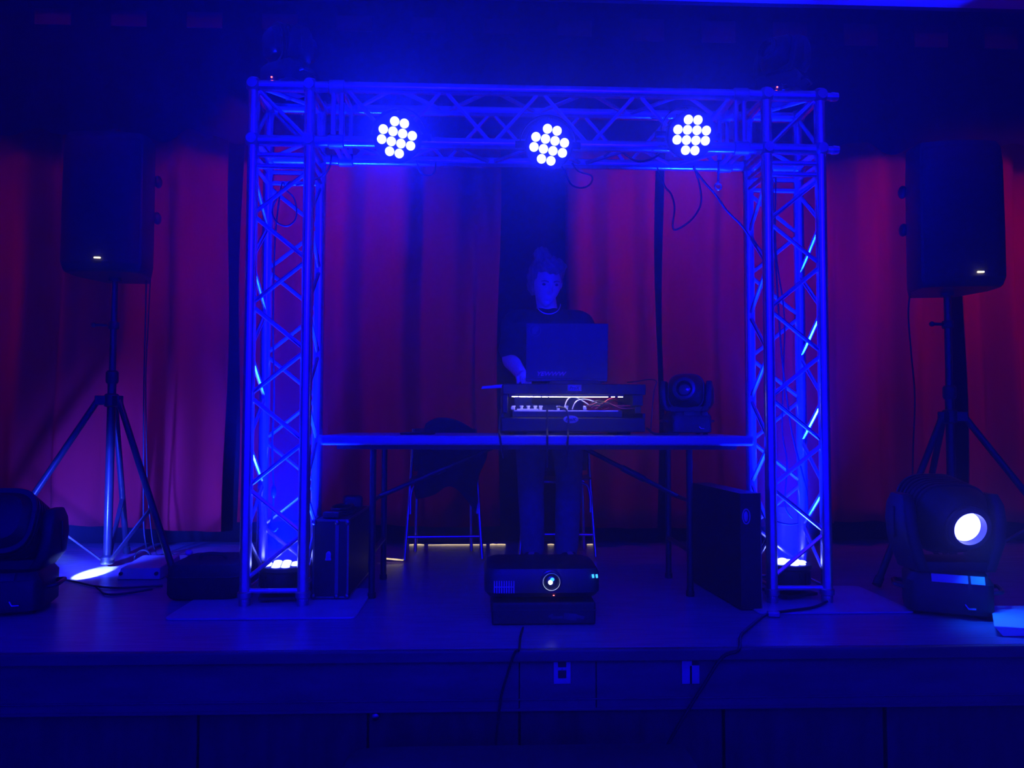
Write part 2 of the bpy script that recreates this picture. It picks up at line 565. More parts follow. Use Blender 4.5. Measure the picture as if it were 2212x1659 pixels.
def tower(x0, x1, lab):
    c = MB()
    zt = S + 1.90
    for x in (x0, x1):
        for y in (YF, YR):
            c.cyl((x, y, S + 0.03), (x, y, zt), CR, seg=20)
    t = obj('tower_section', c, ALU, gantry)
    l = MB()
    P = lambda x, y, z: Vector((x, y, S + z))
    z0, z1, n = 0.113, 1.86, 9
    lacing(l, P(x0, YF, z0), P(x1, YF, z0), P(x0, YF, z1), P(x1, YF, z1), n)
    lacing(l, P(x1, YR, z0), P(x0, YR, z0), P(x1, YR, z1), P(x0, YR, z1), n)
    lacing(l, P(x0, YR, z0), P(x0, YF, z0), P(x0, YR, z1), P(x0, YF, z1), n)
    lacing(l, P(x1, YF, z0), P(x1, YR, z0), P(x1, YF, z1), P(x1, YR, z1), n)
    for z in (0.07, 1.875):
        for a, b in ((P(x0, YF, z), P(x1, YF, z)), (P(x1, YR, z), P(x0, YR, z)), (P(x0, YR, z), P(x0, YF, z)), (P(x1, YF, z), P(x1, YR, z))):
            l.cyl(a, b, 0.0115, seg=10)
    obj('lacing', l, ALU, t)
    for x in (x0, x1):
        for y in (YF, YR):
            obj('foot_coupler', MB().lathe([(0.024, 0), (0.0245, 0.03), (0.031, 0.034), (0.031, 0.055), (0.025, 0.06)], (x, y, S + 0.009)), CASTALU, t)


def corner(x0, x1, xin, xarm):
    c = MB()
    for x in (x0, x1):
        for y in (YF, YR):
            c.cyl((x, y, S + 1.90), (x, y, ZT + 0.03), CR, seg=20)
    for y in (YF, YR):
        for z in (ZT, ZB):
            c.cyl((min(x0, xarm), y, z), (max(x1, xarm), y, z), CR, seg=20)
    for x in (x0, x1):
        for z in (ZT, ZB):
            c.cyl((x, YF, z), (x, YR, z), CR, seg=20)
    t = obj('corner_section', c, ALU, gantry)
    l = MB()
    P = lambda x, y, z: Vector((x, y, z))
    xo = x0 if xin == x1 else x1
    for y in (YF, YR):
        l.cyl(P(xo, y, ZT), P(xin, y, ZB), BR, seg=8)
        l.cyl(P(xarm, y, ZT), P(xarm, y, ZB), 0.0115, seg=8)
    l.cyl(P(xo, YF, ZB), P(xo, YR, ZT), BR, seg=8)
    l.cyl(P(xo, YF, ZT), P(xin, YR, ZT), BR, seg=8)
    l.cyl(P(xo, YR, ZB), P(xin, YF, ZB), BR, seg=8)
    for z in (S + 1.925,):
        for a, b in ((P(x0, YF, z), P(x1, YF, z)), (P(x1, YR, z), P(x0, YR, z)), (P(x0, YR, z), P(x0, YF, z)), (P(x1, YF, z), P(x1, YR, z))):
            l.cyl(a, b, 0.0115, seg=10)
    for z in (ZT, ZB):
        l.cyl(P(xarm, YF, z), P(xarm, YR, z), 0.0115, seg=8)
    obj('lacing', l, ALU, t)
    for x in (x0, x1):
        for y in (YF, YR):
            for z in (ZT, ZB):
                k = MB().ball((x, y, z), 0.036, 16, 10)
                k.cyl((x, y - 0.038, z), (x, y + 0.038, z), 0.022, seg=14)
                obj('coupler', k, CASTALU, t)
    # open cone couplers on the outer side
    sx = 1 if xo == x1 else -1
    if sx > 0:
        for z in (ZT, ZB):
            k = MB().tube([(xo + 0.03, YF, z), (xo + 0.05, YF, z), (xo + 0.055, YF, z), (xo + 0.082, YF, z)], [0.017, 0.017, 0.021, 0.018], 16)
            obj('cone_coupler', k, ALU, t)


tower(xL0, xL1, 'left'); tower(xR0, xR1, 'right')
aL, aR = xL1 + 0.10, xR0 - 0.10
corner(xL0, xL1, xL1, aL); corner(xR0, xR1, xR0, aR)
c = MB()
for y in (YF, YR):
    for z in (ZT, ZB):
        c.cyl((aL, y, z), (aR, y, z), CR, seg=20)
beam = obj('beam_section', c, ALU, gantry)
l = MB()
P = lambda x, y, z: Vector((x, y, z))
n = 8
b0, b1 = aL + 0.05, aR - 0.05
lacing(l, P(b0, YF, ZT), P(b0, YF, ZB), P(b1, YF, ZT), P(b1, YF, ZB), n)
lacing(l, P(b0, YR, ZB), P(b0, YR, ZT), P(b1, YR, ZB), P(b1, YR, ZT), n)
lacing(l, P(b0, YF, ZB), P(b0, YR, ZB), P(b1, YF, ZB), P(b1, YR, ZB), n)
lacing(l, P(b0, YR, ZT), P(b0, YF, ZT), P(b1, YR, ZT), P(b1, YF, ZT), n)
for x in (aL + 0.035, aR - 0.035):
    for y in (YF, YR):
        l.cyl(P(x, y, ZT), P(x, y, ZB), 0.0115, seg=8)
    for z in (ZT, ZB):
        l.cyl(P(x, YF, z), P(x, YR, z), 0.0115, seg=8)
obj('lacing', l, ALU, beam)
for x in (aL + 0.015, aR - 0.015):
    for y in (YF, YR):
        for z in (ZT, ZB):
            obj('coupler', MB().tube([(x - .035, y, z), (x - .03, y, z), (x + .03, y, z), (x + .035, y, z)], [.025, .03, .03, .025], 16), CASTALU, beam)


def plate(xa, xb, ya, yb, label):
    m_ = MB()
    w, h = xb - xa, yb - ya
    m_.loft([sq_ring(w, h, z, 64, 22, ((xa + xb) / 2, (ya + yb) / 2)) for z in (S + 0.0005, S + 0.009)])
    return tag(obj('base_plate', m_, PLATE, bevel=0.002), label, 'base plate', 'truss base plates')


pl0, pl1 = G(352, 1341), G(768, 1337)
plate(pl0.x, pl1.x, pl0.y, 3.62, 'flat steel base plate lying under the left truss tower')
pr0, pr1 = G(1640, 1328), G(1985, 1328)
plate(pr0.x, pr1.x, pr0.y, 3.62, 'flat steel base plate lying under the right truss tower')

# ------------------------------------------------------------------ LED par cans
LENS = [(-.5, 1.5), (.5, 1.5), (-1.5, .5), (-.5, .5), (.5, .5), (1.5, .5), (-1.5, -.5), (-.5, -.5), (.5, -.5), (1.5, -.5), (-.5, -1.5), (.5, -1.5)]
PITCHL = 0.0395


def par(loc, d, roll, label, energy, spread, hang=None, sc=1.0):
    """loc: centre of the face; d: the way it shines"""
    d = Vector(d).normalized()
    t = thing('par_light', label, 'stage light', loc, 'blue LED par lights')
    q = aim(d) @ Matrix.Rotation(roll, 3, 'Z')
    body = MB().lathe([(0.05, -0.115), (0.075, -0.108), (0.088, -0.085), (0.09, -0.02), (0.098, -0.012), (0.098, 0.004), (0.090, 0.006)], rot=q, seg=40)
    for k in range(18):
        a = 2 * math.pi * k / 18
        body.box(q @ Vector((0.088 * math.cos(a), 0.088 * math.sin(a), -0.055)), (0.004, 0.012, 0.055), q @ Matrix.Rotation(a + R(90), 3, 'Z'))
    bo_ = obj('body', body, PLASTIC, t)
    for u, v in LENS:
        lm = MB().lathe([(0.0188, 0.004), (0.0188, 0.009), (0.015, 0.0125), (0.008, 0.0145), (0.001, 0.015)], q @ Vector((u * PITCHL, v * PITCHL, 0)), q, 20)
        obj('lens', lm, LED, t)
    if hang is not None:
        h = Vector(hang) - Vector(loc)
        side = q @ Vector((1, 0, 0))
        up = Vector((0, 0, 1))
        side = d.cross(up).normalized()
        back = -d * 0.05
        yk = MB()
        top = Vector((0, 0, 0.118)) + back
        arc = [back + side * (.114 * math.cos(a)) + up * (.118 * math.sin(a)) for a in [math.pi * i / 18 for i in range(19)]]
        hx = Vector((d.x, d.y, 0)).normalized() * .013
        yk.loft([[p - hx, p + hx, p + hx + (p - back).normalized() * .004, p - hx + (p - back).normalized() * .004] for p in arc])
        obj('yoke', yk, PAINTED, t)
        for s in (-1, 1):
            obj('tilt_knob', MB().cyl(side * s * 0.094 + back, side * s * 0.135 + back, 0.014, seg=12), PLASTIC, t)
        cl = MB().tube([top, h + Vector((0, -.0, 0.045))], 0.008, 8)
        ring = [h + Vector((0, math.cos(a) * 0.034, math.sin(a) * 0.034)) for a in [R(-60 + 30 * i) for i in range(11)]]
        cl.tube(ring, 0.008, 8)
        obj('clamp', cl, STEEL, t)
    else:
        fm = MB()
        fm.box(-d * 0.122, (0.17, 0.17, 0.012), q)
        obj('foot_bracket', fm, PAINTED, t)
    lp = lamp('par_beam', 'AREA', Vector(loc) + d * 0.022, Vector(loc) + d, energy, BLUE, 0.15, spread)
    return t


pc = [W(858, 297, 3.12), W(1186, 313, 3.12), W(1493, 292, 3.14)]
par(pc[0], (-0.02, -1, -0.36), R(-12), 'LED par light leftmost of three on the truss beam, glowing twelve blue-white lenses', 4.4, 130, (pc[0].x, YF, ZB))
par(pc[1], (0.02, -1, -0.36), R(-10), 'LED par light in the middle of the truss beam, hung lower than its neighbours', 1.8, 130, (pc[1].x, YF, ZB))
par(pc[2], (0.05, -1, -0.36), R(0), 'LED par light on the right of the truss beam with an upright lens pattern', 2.1, 130, (pc[2].x, YF, ZB))
xc = (xL0 + xL1) / 2; yc = (YF + YR) / 2
par((xc, yc, S + 0.15), (0.02, 0.0, 1), R(10), 'LED par light facing up inside the foot of the left truss tower', 110, 60)
par(((xR0 + xR1) / 2, yc, S + 0.15), (0.0, 0.0, 1), R(20), 'LED par light facing up inside the foot of the right truss tower', 110, 60)


# ------------------------------------------------------------------ moving heads
def moving_head(loc, label, size, pan, tilt, lit, group, rz=0.0, hs=1.0, lift=0.0):
    """size: width of the base; pan about z, tilt away from straight ahead (down negative)"""
    k = size / 0.31
    t = thing('moving_head_light', label, 'stage light', loc, group, rz)
    b = MB()
    b.loft([sq_ring(w * k, h * k, z * k, 40, 7) for w, h, z in ((.28, .27, 0.012), (.31, .30, .02), (.31, .30, .135), (.27, .26, .165), (.17, .17, .172))])
    base = obj('base', b, PLASTIC, t)
    for s in (-1, 1):
        pts = [Vector((s * .155, -.07, .095)) * k, Vector((s * .185, -.06, .10)) * k, Vector((s * .19, 0, .102)) * k, Vector((s * .185, .06, .10)) * k, Vector((s * .155, .07, .095)) * k]
        obj('handle', MB().tube(smooth_path(pts, 5), 0.009 * k, 8), PAINTED, base)
        for q_ in (-1, 1):
            obj('foot', MB().cyl(Vector((s * .11, q_ * .1, 0)) * k, Vector((s * .11, q_ * .1, .014)) * k, .017 * k), RUBBER, base)
    tl = Matrix.Rotation(R(-34), 3, 'X')
    obj('display', MB().box(Vector((0.0, -.1435, .152)) * k, (.125 * k, .004, .034 * k), tl), WHITEPLASTIC if lit else GLASS, base, bevel=0.001)  # lens light put into the colour: panels pale on the lit head, dark otherwise
    obj('button_panel', MB().box(Vector((0.095, -.1435, .152)) * k, (.048 * k, .004, .034 * k), tl), WHITEPLASTIC if lit else GLASS, base, bevel=0.001)
    obj('case_clip', MB().tube([Vector((.05, -.152, .06)) * k, Vector((.06, -.158, .045)) * k, Vector((.085, -.158, .045)) * k], .004 * k, 8), CHROME, base)
    k0 = k
    k = k * hs
    pm = Matrix.Rotation(pan, 3, 'Z')
    y = MB(pm.to_4x4())
    for s in (-1, 1):
        rings = []
        for w, d, z, xo in ((.05, .17, .172, .125), (.055, .18, .22, .158), (.055, .17, .30, .168), (.05, .15, .36, .168), (.04, .09, .40, .166)):
            rings.append([p * k for p in sq_ring(w, d, z * k0 / k if z < .2 else z + lift, 24, 5, (s * xo, 0))])
        y.loft(rings)
    y.box(Vector((0, 0, .188)) * k0, (.29 * k, .16 * k, .04 * k))
    yoke = obj('yoke', y, PLASTIC, t, bevel=0.004 * k)
    for s in (-1, 1):
        mm = MB(pm.to_4x4())
        mm.box(Vector((s * .197, 0, .29 + lift)) * k, (.006 * k, .018 * k, .12 * k))
        obj('side_panel', mm, PAINTED, yoke, bevel=0.002 * k)
    ax = pm @ Vector((0, -math.cos(tilt), math.sin(tilt)))
    rt = Matrix((pm @ Vector((1, 0, 0)), (ax.cross(pm @ Vector((1, 0, 0)))), ax)).transposed()
    c = pm @ Vector((0, 0, .315 + lift)) * k
    h = MB()
    prof = [(.12, .10, -.175), (.20, .18, -.16), (.25, .24, -.11), (.262, .26, -.02), (.255, .25, .06), (.215, .215, .11), (.175, .175, .135), (.17, .17, .150), (.12, .12, .150), (.11, .11, .14)]
    h.loft([[c + rt @ (p * k) for p in sq_ring(w, hh, z, 40, 3.2 if z < .1 else 2.0)] for w, hh, z in prof])
    head = obj('head', h, PLASTIC, t)
    fins = MB()
    for i in range(7):
        z = -.12 + .026 * i
        fins.loft([[c + rt @ (p * k) for p in sq_ring(w, w, zz, 40, 3.2)] for w, zz in ((.266, z), (.270, z + .003), (.270, z + .007), (.266, z + .01))])
    obj('cooling_fins', fins, PAINTED, head)
    ls = 0.74
    rg = MB().loft([[c + rt @ (p * k) for p in sq_ring(w * ls, w * ls, z, 40, 2)] for w, z in ((.215, .150), (.215, .166), (.178, .168), (.178, .172), (.160, .172), (.152, .14))], cap=False)
    obj('lens_ring', rg, PAINTED, head)
    ln = MB().loft([[c + rt @ (p * k) for p in sq_ring(w * ls, w * ls, z, 32, 2)] for w, z in ((.150, .1405), (.14, .143), (.09, .147), (.04, .149), (.004, .15))])
    obj('lens', ln, LEDHEAD if lit else GLASS, head)
    qz = Matrix.Rotation(rz, 3, 'Z')
    return t, Vector(loc) + qz @ (c + ax * .19 * k), qz @ ax


# right big fixture
bpos = G(2056, 1338) + Vector((0.07, 0.15, 0))
mh, mp_, ma = moving_head((bpos.x, bpos.y, S), 'large lit moving head light glowing white-blue at the right end of the stage', 0.32, R(24), R(-10), True, 'large moving head lights', R(-26), 1.06, .045)
lamp('beam_spill', 'SPOT', mp_, mp_ + Vector((0.35, -0.35, -0.75)), 9, (0.002, 0.09, 1.0), 0.05, angle=110, blend=0.8)
# left big fixture, cut by the frame
lpos = G(0, 1336) + Vector((-0.06, 0.15, 0))
mh2, mp2, ma2 = moving_head((lpos.x, lpos.y, S), 'large black moving head light cut off by the left edge, aimed at the floor', 0.32, R(172), R(-26), False, 'large moving head lights', R(14), 1.0)
tgt = G(196, 1240)
src = mp2 + ma2 * .02
lamp('floor_beam', 'SPOT', src, tgt, 900, (0.25, 0.5, 1.0), 0.012, angle=13, blend=0.15)
lamp('beam_bounce_fill', 'SPOT', src, Vector((src.x - .05, 4.7, S + .32)), 560, (0.014, 0.03, 1.0), 0.03, angle=75, blend=0.9)  # extra spot standing in for the beam's bounce off the floor onto the curtain

# small moving heads: on the table and on top of both towers
TZ = S + 0.72                  # table top
tm, _, _ = moving_head((0, 0, 0), 'small black moving head light standing at the right end of the table', 0.20, R(-22), R(8), False, 'small moving head lights')
p = W(1484, 935, 3.72)
tm.location = (p.x, p.y, TZ + 0.001)
dup(tm, (xc + 0.0, yc, ZT + CR + 0.003), R(150), 'small moving head light on top of the left truss tower, lost in dark')
dup(tm, ((xR0 + xR1) / 2, yc, ZT + CR + 0.003), R(-40), 'small moving head light on top of the right truss tower, lost in dark')
for x, w in ((W(584, 158, 3.3).x, 'left'), (W(1680, 187, 3.4).x, 'right')):
    b_ = thing('wireless_receiver', 'tiny receiver with a red indicator on top of the truss at the ' + w + ' tower', 'receiver', (x, YF + 0.01, ZT + CR))
    obj('housing', MB().box((0, 0, 0.009), (0.05, 0.03, 0.018)), PLASTIC, b_, bevel=0.003)
    obj('indicator', MB().ball((0.0, -0.017, 0.012), 0.004, 10, 8), REDLED, b_)


# ------------------------------------------------------------------ loudspeakers and stands
def speaker(loc, label, rz, rear_l, rear_r, led_x):
    """front towards -y, origin at the middle of the underside"""
    t = thing('loudspeaker', label, 'loudspeaker', loc, 'loudspeakers on tripods', rz)
    w, h, d = 0.40, 0.74, 0.36
    rings = []
    for z, s, dy in ((0, .90, .02), (.012, .95, .01), (.05, 1.0, 0), (.30, 1.0, 0), (.62, .985, 0.0), (.70, .965, .008), (.735, .92, .025), (.74, .88, .035)):
        f = -d / 2 + dy
        pts = []
        for k in range(9):                     # bowed front
            u = -1 + 2 * k / 8
            pts.append(Vector((u * w / 2 * s, f - 0.028 * (1 - u * u), z)))
        pts += [Vector((w / 2 * s + .012, f + .03, z)), Vector((w / 2 * s + .012, f + .14, z)), Vector((rear_r * s, d / 2, z)), Vector((-rear_l * s, d / 2, z)),
                Vector((-w / 2 * s - .012, f + .14, z)), Vector((-w / 2 * s - .012, f + .03, z))]
        rings.append(pts)
    cab = obj('cabinet', MB().loft(rings), PLASTIC, t, bevel=0.006)
    gr = []
    for z, s in ((.04, .93), (.05, .95), (.30, .95), (.62, .94), (.69, .92), (.70, .90)):
        row = []
        for k in range(9):
            u = -1 + 2 * k / 8
            row.append(Vector((u * w / 2 * s, -d / 2 - .006 - .029 * (1 - u * u), z)))
        gr.append(row)
    obj('grille', MB().grid(gr), GRILLE, t, solid=0.006)
    obj('logo_light', MB().box((led_x, -d / 2 - .038, .065), (.032, .008, .0065)), LOGOLED, t, bevel=0.002)
    for s in (-1, 1):
        x = s * (w / 2 + 0.012)
        for z in (.33, .53):
            obj('side_knob', MB().ball((x, .0, z), (.020, .032, .034), 14, 10), PLASTIC, t)
    obj('pole_socket', MB().cyl((0, 0.0, -.02), (0, 0.0, .01), .032, seg=20), PLASTIC, t)
    return t


def stand(loc, top, hub, legs, label, clutch):
    t = thing('speaker_stand', label, 'speaker stand', loc, 'tripod speaker stands')
    o = MB().cyl((0, 0, .035), (0, 0, hub + .12), .0215, seg=18)
    obj('lower_pole', o, PAINTED, t)
    obj('upper_pole', MB().cyl((0, 0, hub + .1), (0, 0, top), .0175, seg=18), PAINTED, t)
    obj('collar', MB().lathe([(.026, hub + .09), (.032, hub + .1), (.032, hub + .15), (.024, hub + .16)], seg=20), PLASTIC, t)
    h = MB().lathe([(.028, hub - .035), (.036, hub - .03), (.036, hub + .03), (.028, hub + .036)], seg=20)
    for lx, ly in legs:
        u = Vector((lx, ly, 0)).normalized()
        h.box(u * .05 + Vector((0, 0, hub)), (.06, .034, .05), Matrix.Rotation(math.atan2(u.y, u.x), 3, 'Z'))
    obj('leg_hub', h, PLASTIC, t, bevel=0.004)
    kn = MB().cyl((-.03, -.01, clutch), (-.095, -.02, clutch), .008, seg=10).ball((-.095, -.02, clutch), .014, 12, 8).lathe([(.025, clutch - .02), (.028, clutch - .014), (.028, clutch + .014), (.024, clutch + .02)], seg=18)
    obj('clutch_knob', kn, PLASTIC, t)
    obj('lower_hub', MB().lathe([(.024, .02), (.034, .026), (.034, .06), (.026, .07)], seg=18), PLASTIC, t)
    for lx, ly in legs:
        u = Vector((lx, ly, 0)).normalized()
        a, b = u * .065 + Vector((0, 0, hub)), Vector((lx, ly, .015))
        lg = obj('leg', MB().cyl(a, b, .0165, seg=14), PAINTED, t)
        obj('rubber_foot', MB().cyl(a.lerp(b, .955), a.lerp(b, .999), .021, seg=14), RUBBER, lg)
        m_ = a.lerp(b, .62)
        br = MB()
        p0 = u * .03 + Vector((0, 0, .045))
        side = Vector((-u.y, u.x, 0))
        dd = (m_ - p0)
        q = Matrix((dd.normalized(), side, dd.normalized().cross(side))).transposed()
        br.box((p0 + m_) / 2, (dd.length, .022, .008), q)
        obj('brace', br, PAINTED, t)
    return t


lp_ = W(240, 906, 4.10); lp_.z = S
spz = W(240, 600, 4.10).z - S + 0.0
# a speaker of .40 m seen 125..290 px, a little nearer than its pole
sx = W(238, 600, 4.08)
stand(lp_, spz + .03, W(245, 865, 4.1).z - S, [(-.50, -.25), (.47, -.30), (-.08, .40)], 'black tripod stand under the left loudspeaker', W(245, 702, 4.1).z - S)
speaker((lp_.x, lp_.y, S + spz + .005), 'black loudspeaker on a tripod at the left of the stage', R(3), .12, .125, .0)
rp_ = W(2052, 906, 3.95); rp_.z = S
rpz = W(2052, 632, 3.95).z - S
stand(rp_, rpz + .03, W(2050, 900, 3.95).z - S, [(-.54, -.27), (.56, -.24), (.05, .44)], 'black tripod stand under the right loudspeaker', W(2050, 700, 3.95).z - S)
speaker((rp_.x, rp_.y, S + rpz + .005), 'black loudspeaker on a tripod at the right of the stage', R(-7), .125, .12, .06)

# ------------------------------------------------------------------ folding table
TY0, TY1 = 3.34, 4.04
tx0, tx1 = xL1 + 0.055, xR0 - 0.055
table = thing('folding_table', 'long grey folding table standing between the two truss towers', 'table', (0, 0, 0))
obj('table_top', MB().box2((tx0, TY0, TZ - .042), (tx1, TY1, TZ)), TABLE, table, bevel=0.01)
rm = MB()
rm.box2((tx0 + .06, TY0 + .06, TZ - .062), (tx1 - .06, TY0 + .08, TZ - .04)).box2((tx0 + .06, TY1 - .08, TZ - .062), (tx1 - .06, TY1 - .06, TZ - .04))
obj('under_rail', rm, PAINTED, table)
lxl = YP(806, 1000, TY0 + .12).x; lxr = YP(1489, 1000, TY0 + .12).x
for x, s in ((lxl, 1), (lxr, -1)):
    for y in (TY0 + .12, TY1 - .18):
        lg = obj('leg', MB().cyl((x, y, S + .012), (x, y, TZ - .045), .0145, seg=14), PAINTED, table)
        obj('rubber_foot', MB().cyl((x, y, S + .001), (x, y, S + .025), .018, seg=14), RUBBER, lg)
    obj('crossbar', MB().cyl((x, TY0 + .12, S + .2), (x, TY1 - .18, S + .2), .011, seg=10), PAINTED, table)
    ym = (TY0 + TY1) / 2 - .03
    ytop = .0
    zb_ = YP(812 if s > 0 else 1460, 1073, ym).z
    xt = YP(1077 if s > 0 else 1248, 969 if s > 0 else 979, ym).x
    br = MB().cyl((x, ym, zb_), (xt, ym, TZ - .05), .0115, seg=10)
    mid = Vector((x, ym, zb_)).lerp(Vector((xt, ym, TZ - .05)), .45)
    dd = (Vector((xt, ym, TZ - .05)) - Vector((x, ym, zb_))).normalized()
    br.cyl(mid - dd * .06, mid + dd * .06, .016, seg=12)
    obj('brace', br, PAINTED, table)
    obj('brace_bar', MB().cyl((x, TY0 + .12, zb_), (x, TY1 - .18, zb_), .010, seg=10), PAINTED, table)


# ------------------------------------------------------------------ lettering
def text_mesh(body, height, mt, name, parent, m, shear=0.0, bold=0.0, depth=0.0008, width=None):
    cu = bpy.data.curves.new('lettering', 'FONT')
    cu.body = body
    cu.size = 1.0
    cu.shear = shear
    cu.offset = bold
    cu.extrude = depth / height
    cu.align_x = 'CENTER'
    cu.align_y = 'CENTER'
    to = bpy.data.objects.new('lettering', cu)
    COL.objects.link(to)
    dg = bpy.context.evaluated_depsgraph_get()
    dg.update()
    me = bpy.data.meshes.new_from_object(to.evaluated_get(dg))
    bpy.data.objects.remove(to)
    xs_ = [v.co.x for v in me.vertices]
    ys_ = [v.co.y for v in me.vertices]
    cxx, cyy = (min(xs_) + max(xs_)) / 2, (min(ys_) + max(ys_)) / 2
    k = height / (max(ys_) - min(ys_))
    kx = k if width is None else width / (max(xs_) - min(xs_))
    for v in me.vertices:
        v.co = m @ Vector(((v.co.x - cxx) * kx, (v.co.y - cyy) * k, v.co.z * k))
    me.materials.clear()
    me.materials.append(mt)
    o = bpy.data.objects.new(name, me)
    COL.objects.link(o)
    o.parent = parent
    return o


def facing(c, rz=0.0, tilt=0.0):   # text plane that faces -y
    return Matrix.Translation(c) @ Matrix.Rotation(rz, 4, 'Z') @ Matrix.Rotation(R(90) + tilt, 4, 'X')


# ------------------------------------------------------------------ DJ case on the table
CY0, CY1 = 3.52, 3.91
cx0, cx1 = YP(1083, 900, CY0).x, YP(1394, 900, CY0).x
case = thing('equipment_case', 'black flight case with a lit open bay and silver badges on the table', 'flight case', ((cx0 + cx1) / 2, CY0, TZ))
hw = (cx1 - cx0) / 2
dpt = CY1 - CY0
zl1 = .10                     # top of the lower tub
zt0, zt1 = .185, .235         # upper shelf
b = MB().box2((-hw, 0, .014), (hw, dpt, zl1 - .02))
tub = obj('tub', b, BLACKBOX, case, bevel=0.006)
b = MB().box2((-hw, 0, zl1 - .02), (-hw + .012, dpt, zl1)).box2((hw - .012, 0, zl1 - .02), (hw, dpt, zl1)).box2((-hw, dpt - .012, zl1 - .02), (hw, dpt, zl1))
obj('rim', b, PAINTED, case)
obj('side_panel', MB().box2((-hw + .005, 0, zl1), (-hw + .03, dpt, zt0)), BLACKBOX, case, bevel=0.004)
obj('side_panel', MB().box2((hw - .06, 0.0, zl1 + .035), (hw - .01, dpt, zt0)), BLACKBOX, case, bevel=0.004)
obj('side_post', MB().box2((hw - .045, 0.02, zl1), (hw - .015, dpt, zl1 + .035)), BLACKBOX, case, bevel=0.004)
b = MB().box2((-hw + .005, 0.0, zt0), (hw + .004, dpt, zt1))
sh = obj('shelf', b, BLACKBOX, case, bevel=0.005)
b = MB()
for k in range(8):
    a = R(180 * k / 7)
obj('shelf_lip', MB().hexa([Vector(q) for q in ((-.115, .03, zt1), (.14, .03, zt1), (-.115, .2, zt1), (.14, .2, zt1), (-.10, .03, zt1 + .018), (.12, .03, zt1 + .018), (-.10, .2, zt1 + .018), (.12, .2, zt1 + .018))]), BLACKBOX, case, bevel=0.003)
# LED strip under the shelf
led = MB()
xa, xb = -hw + .045, YP(1316, 850, CY0).x - (cx0 + cx1) / 2
strip = obj('strip_holder', MB().box2((xa - .01, .012, zt0 - .008), (xb + .07, .026, zt0)), PAINTED, case)
nl = 13
for k in range(nl):
    x = xa + (xb - xa) * (k + .5) / nl
    obj('led', MB().box((x, .016, zt0 - .009), ((xb - xa) / nl * (.93 if k % 4 else .8), .006, .0042)), WHITELED, strip, bevel=0.001)
for x, w in ((xb + .02, .016), (xb + .055, .022)):
    obj('led', MB().box((x, .016, zt0 - .009), (w, .005, .0025)), WHITELED, strip)
for s in (-1, 1):
    for y in (.05, dpt - .05):
        obj('foot', MB().cyl((s * (hw - .09), y, 0.0005), (s * (hw - .09), y, .016), .03, .032), RUBBER, case)
cc = (cx0 + cx1) / 2
bc = YP(1241, 838, CY0)
bm_ = Vector((bc.x - cc, -.002, bc.z - TZ))
bd = obj('badge', MB().box(bm_, (.064, .004, .030)), BADGE, case, bevel=0.002, label='rectangular silver badge')
obj('badge_inlay', MB().box(bm_ + Vector((0, -.002, 0)), (.058, .002, .024)), INKY, bd)
obj('badge_plate', MB().box(bm_ + Vector((0, -.003, 0)), (.055, .002, .021)), BADGE, bd)
text_mesh('ProX', .015, INKY, 'lettering', bd, facing(bm_ + Vector((0, -.0044, 0))), 0.2, .02, width=.046)
bc = YP(1233, 906, CY0)
bm_ = Vector((bc.x - cc, -.001, bc.z - TZ))
ov = MB().loft([[bm_ + Vector((p.x, y, p.y)) for p in sq_ring(w, h, 0, 40, 2)] for w, h, y in ((.069, .036, .0), (.069, .036, -.004), (.066, .033, -.005))])
bd = obj('oval_badge', ov, BADGE, case, label='oval silver badge')
bm_ = bm_ + Vector((0, -.0058, 0))
text_mesh('ProX', .015, INKY, 'lettering', bd, facing(bm_), 0.15, .03, width=.048)

# mixer in the bay
mx = thing('mixer', 'small mixer with pale knobs inside the lit bay of the flight case', 'mixer', (cc, CY0 + .035, TZ + zl1 - .02))
obj('body', MB().box2((-hw + .05, 0, 0), (hw - .10, .30, .035)), PLASTIC, mx, bevel=0.004)
obj('rear_panel', MB().box2((-hw + .06, -.004, .028), (hw - .12, .004, .034)), KNOB, mx)
for k, px in enumerate((1110, 1127, 1142, 1157, 1169, 1207, 1225, 1265)):
    x = YP(px, 875, CY0 + .06).x - cc
    kb = MB().cyl((x, .05, .035), (x, .05, .05), .007, seg=12).cyl((x, .05, .05), (x, .05, .056), .010, .009, seg=12)
    obj('knob', kb, KNOB, mx)
x = YP(1140, 878, CY0 + .05).x - cc
obj('fader_plate', MB().box((x, .02, .038), (.10, .02, .006)), KNOB, mx)
for px in (1108, 1264):
    x = YP(px, 878, CY0 + .03).x - cc
    obj('jack', MB().box((x, .008, .043), (.017, .014, .014)), KNOB, mx, bevel=0.002)


def cable(name, pts, r, label, mt=CABLE, cat='cable', group=None, plug=None):
    sp = smooth_path(pts, 8)
    o = obj(name, MB().tube(sp, r, 8), mt)
    tag(o, label, cat, group)
    return o


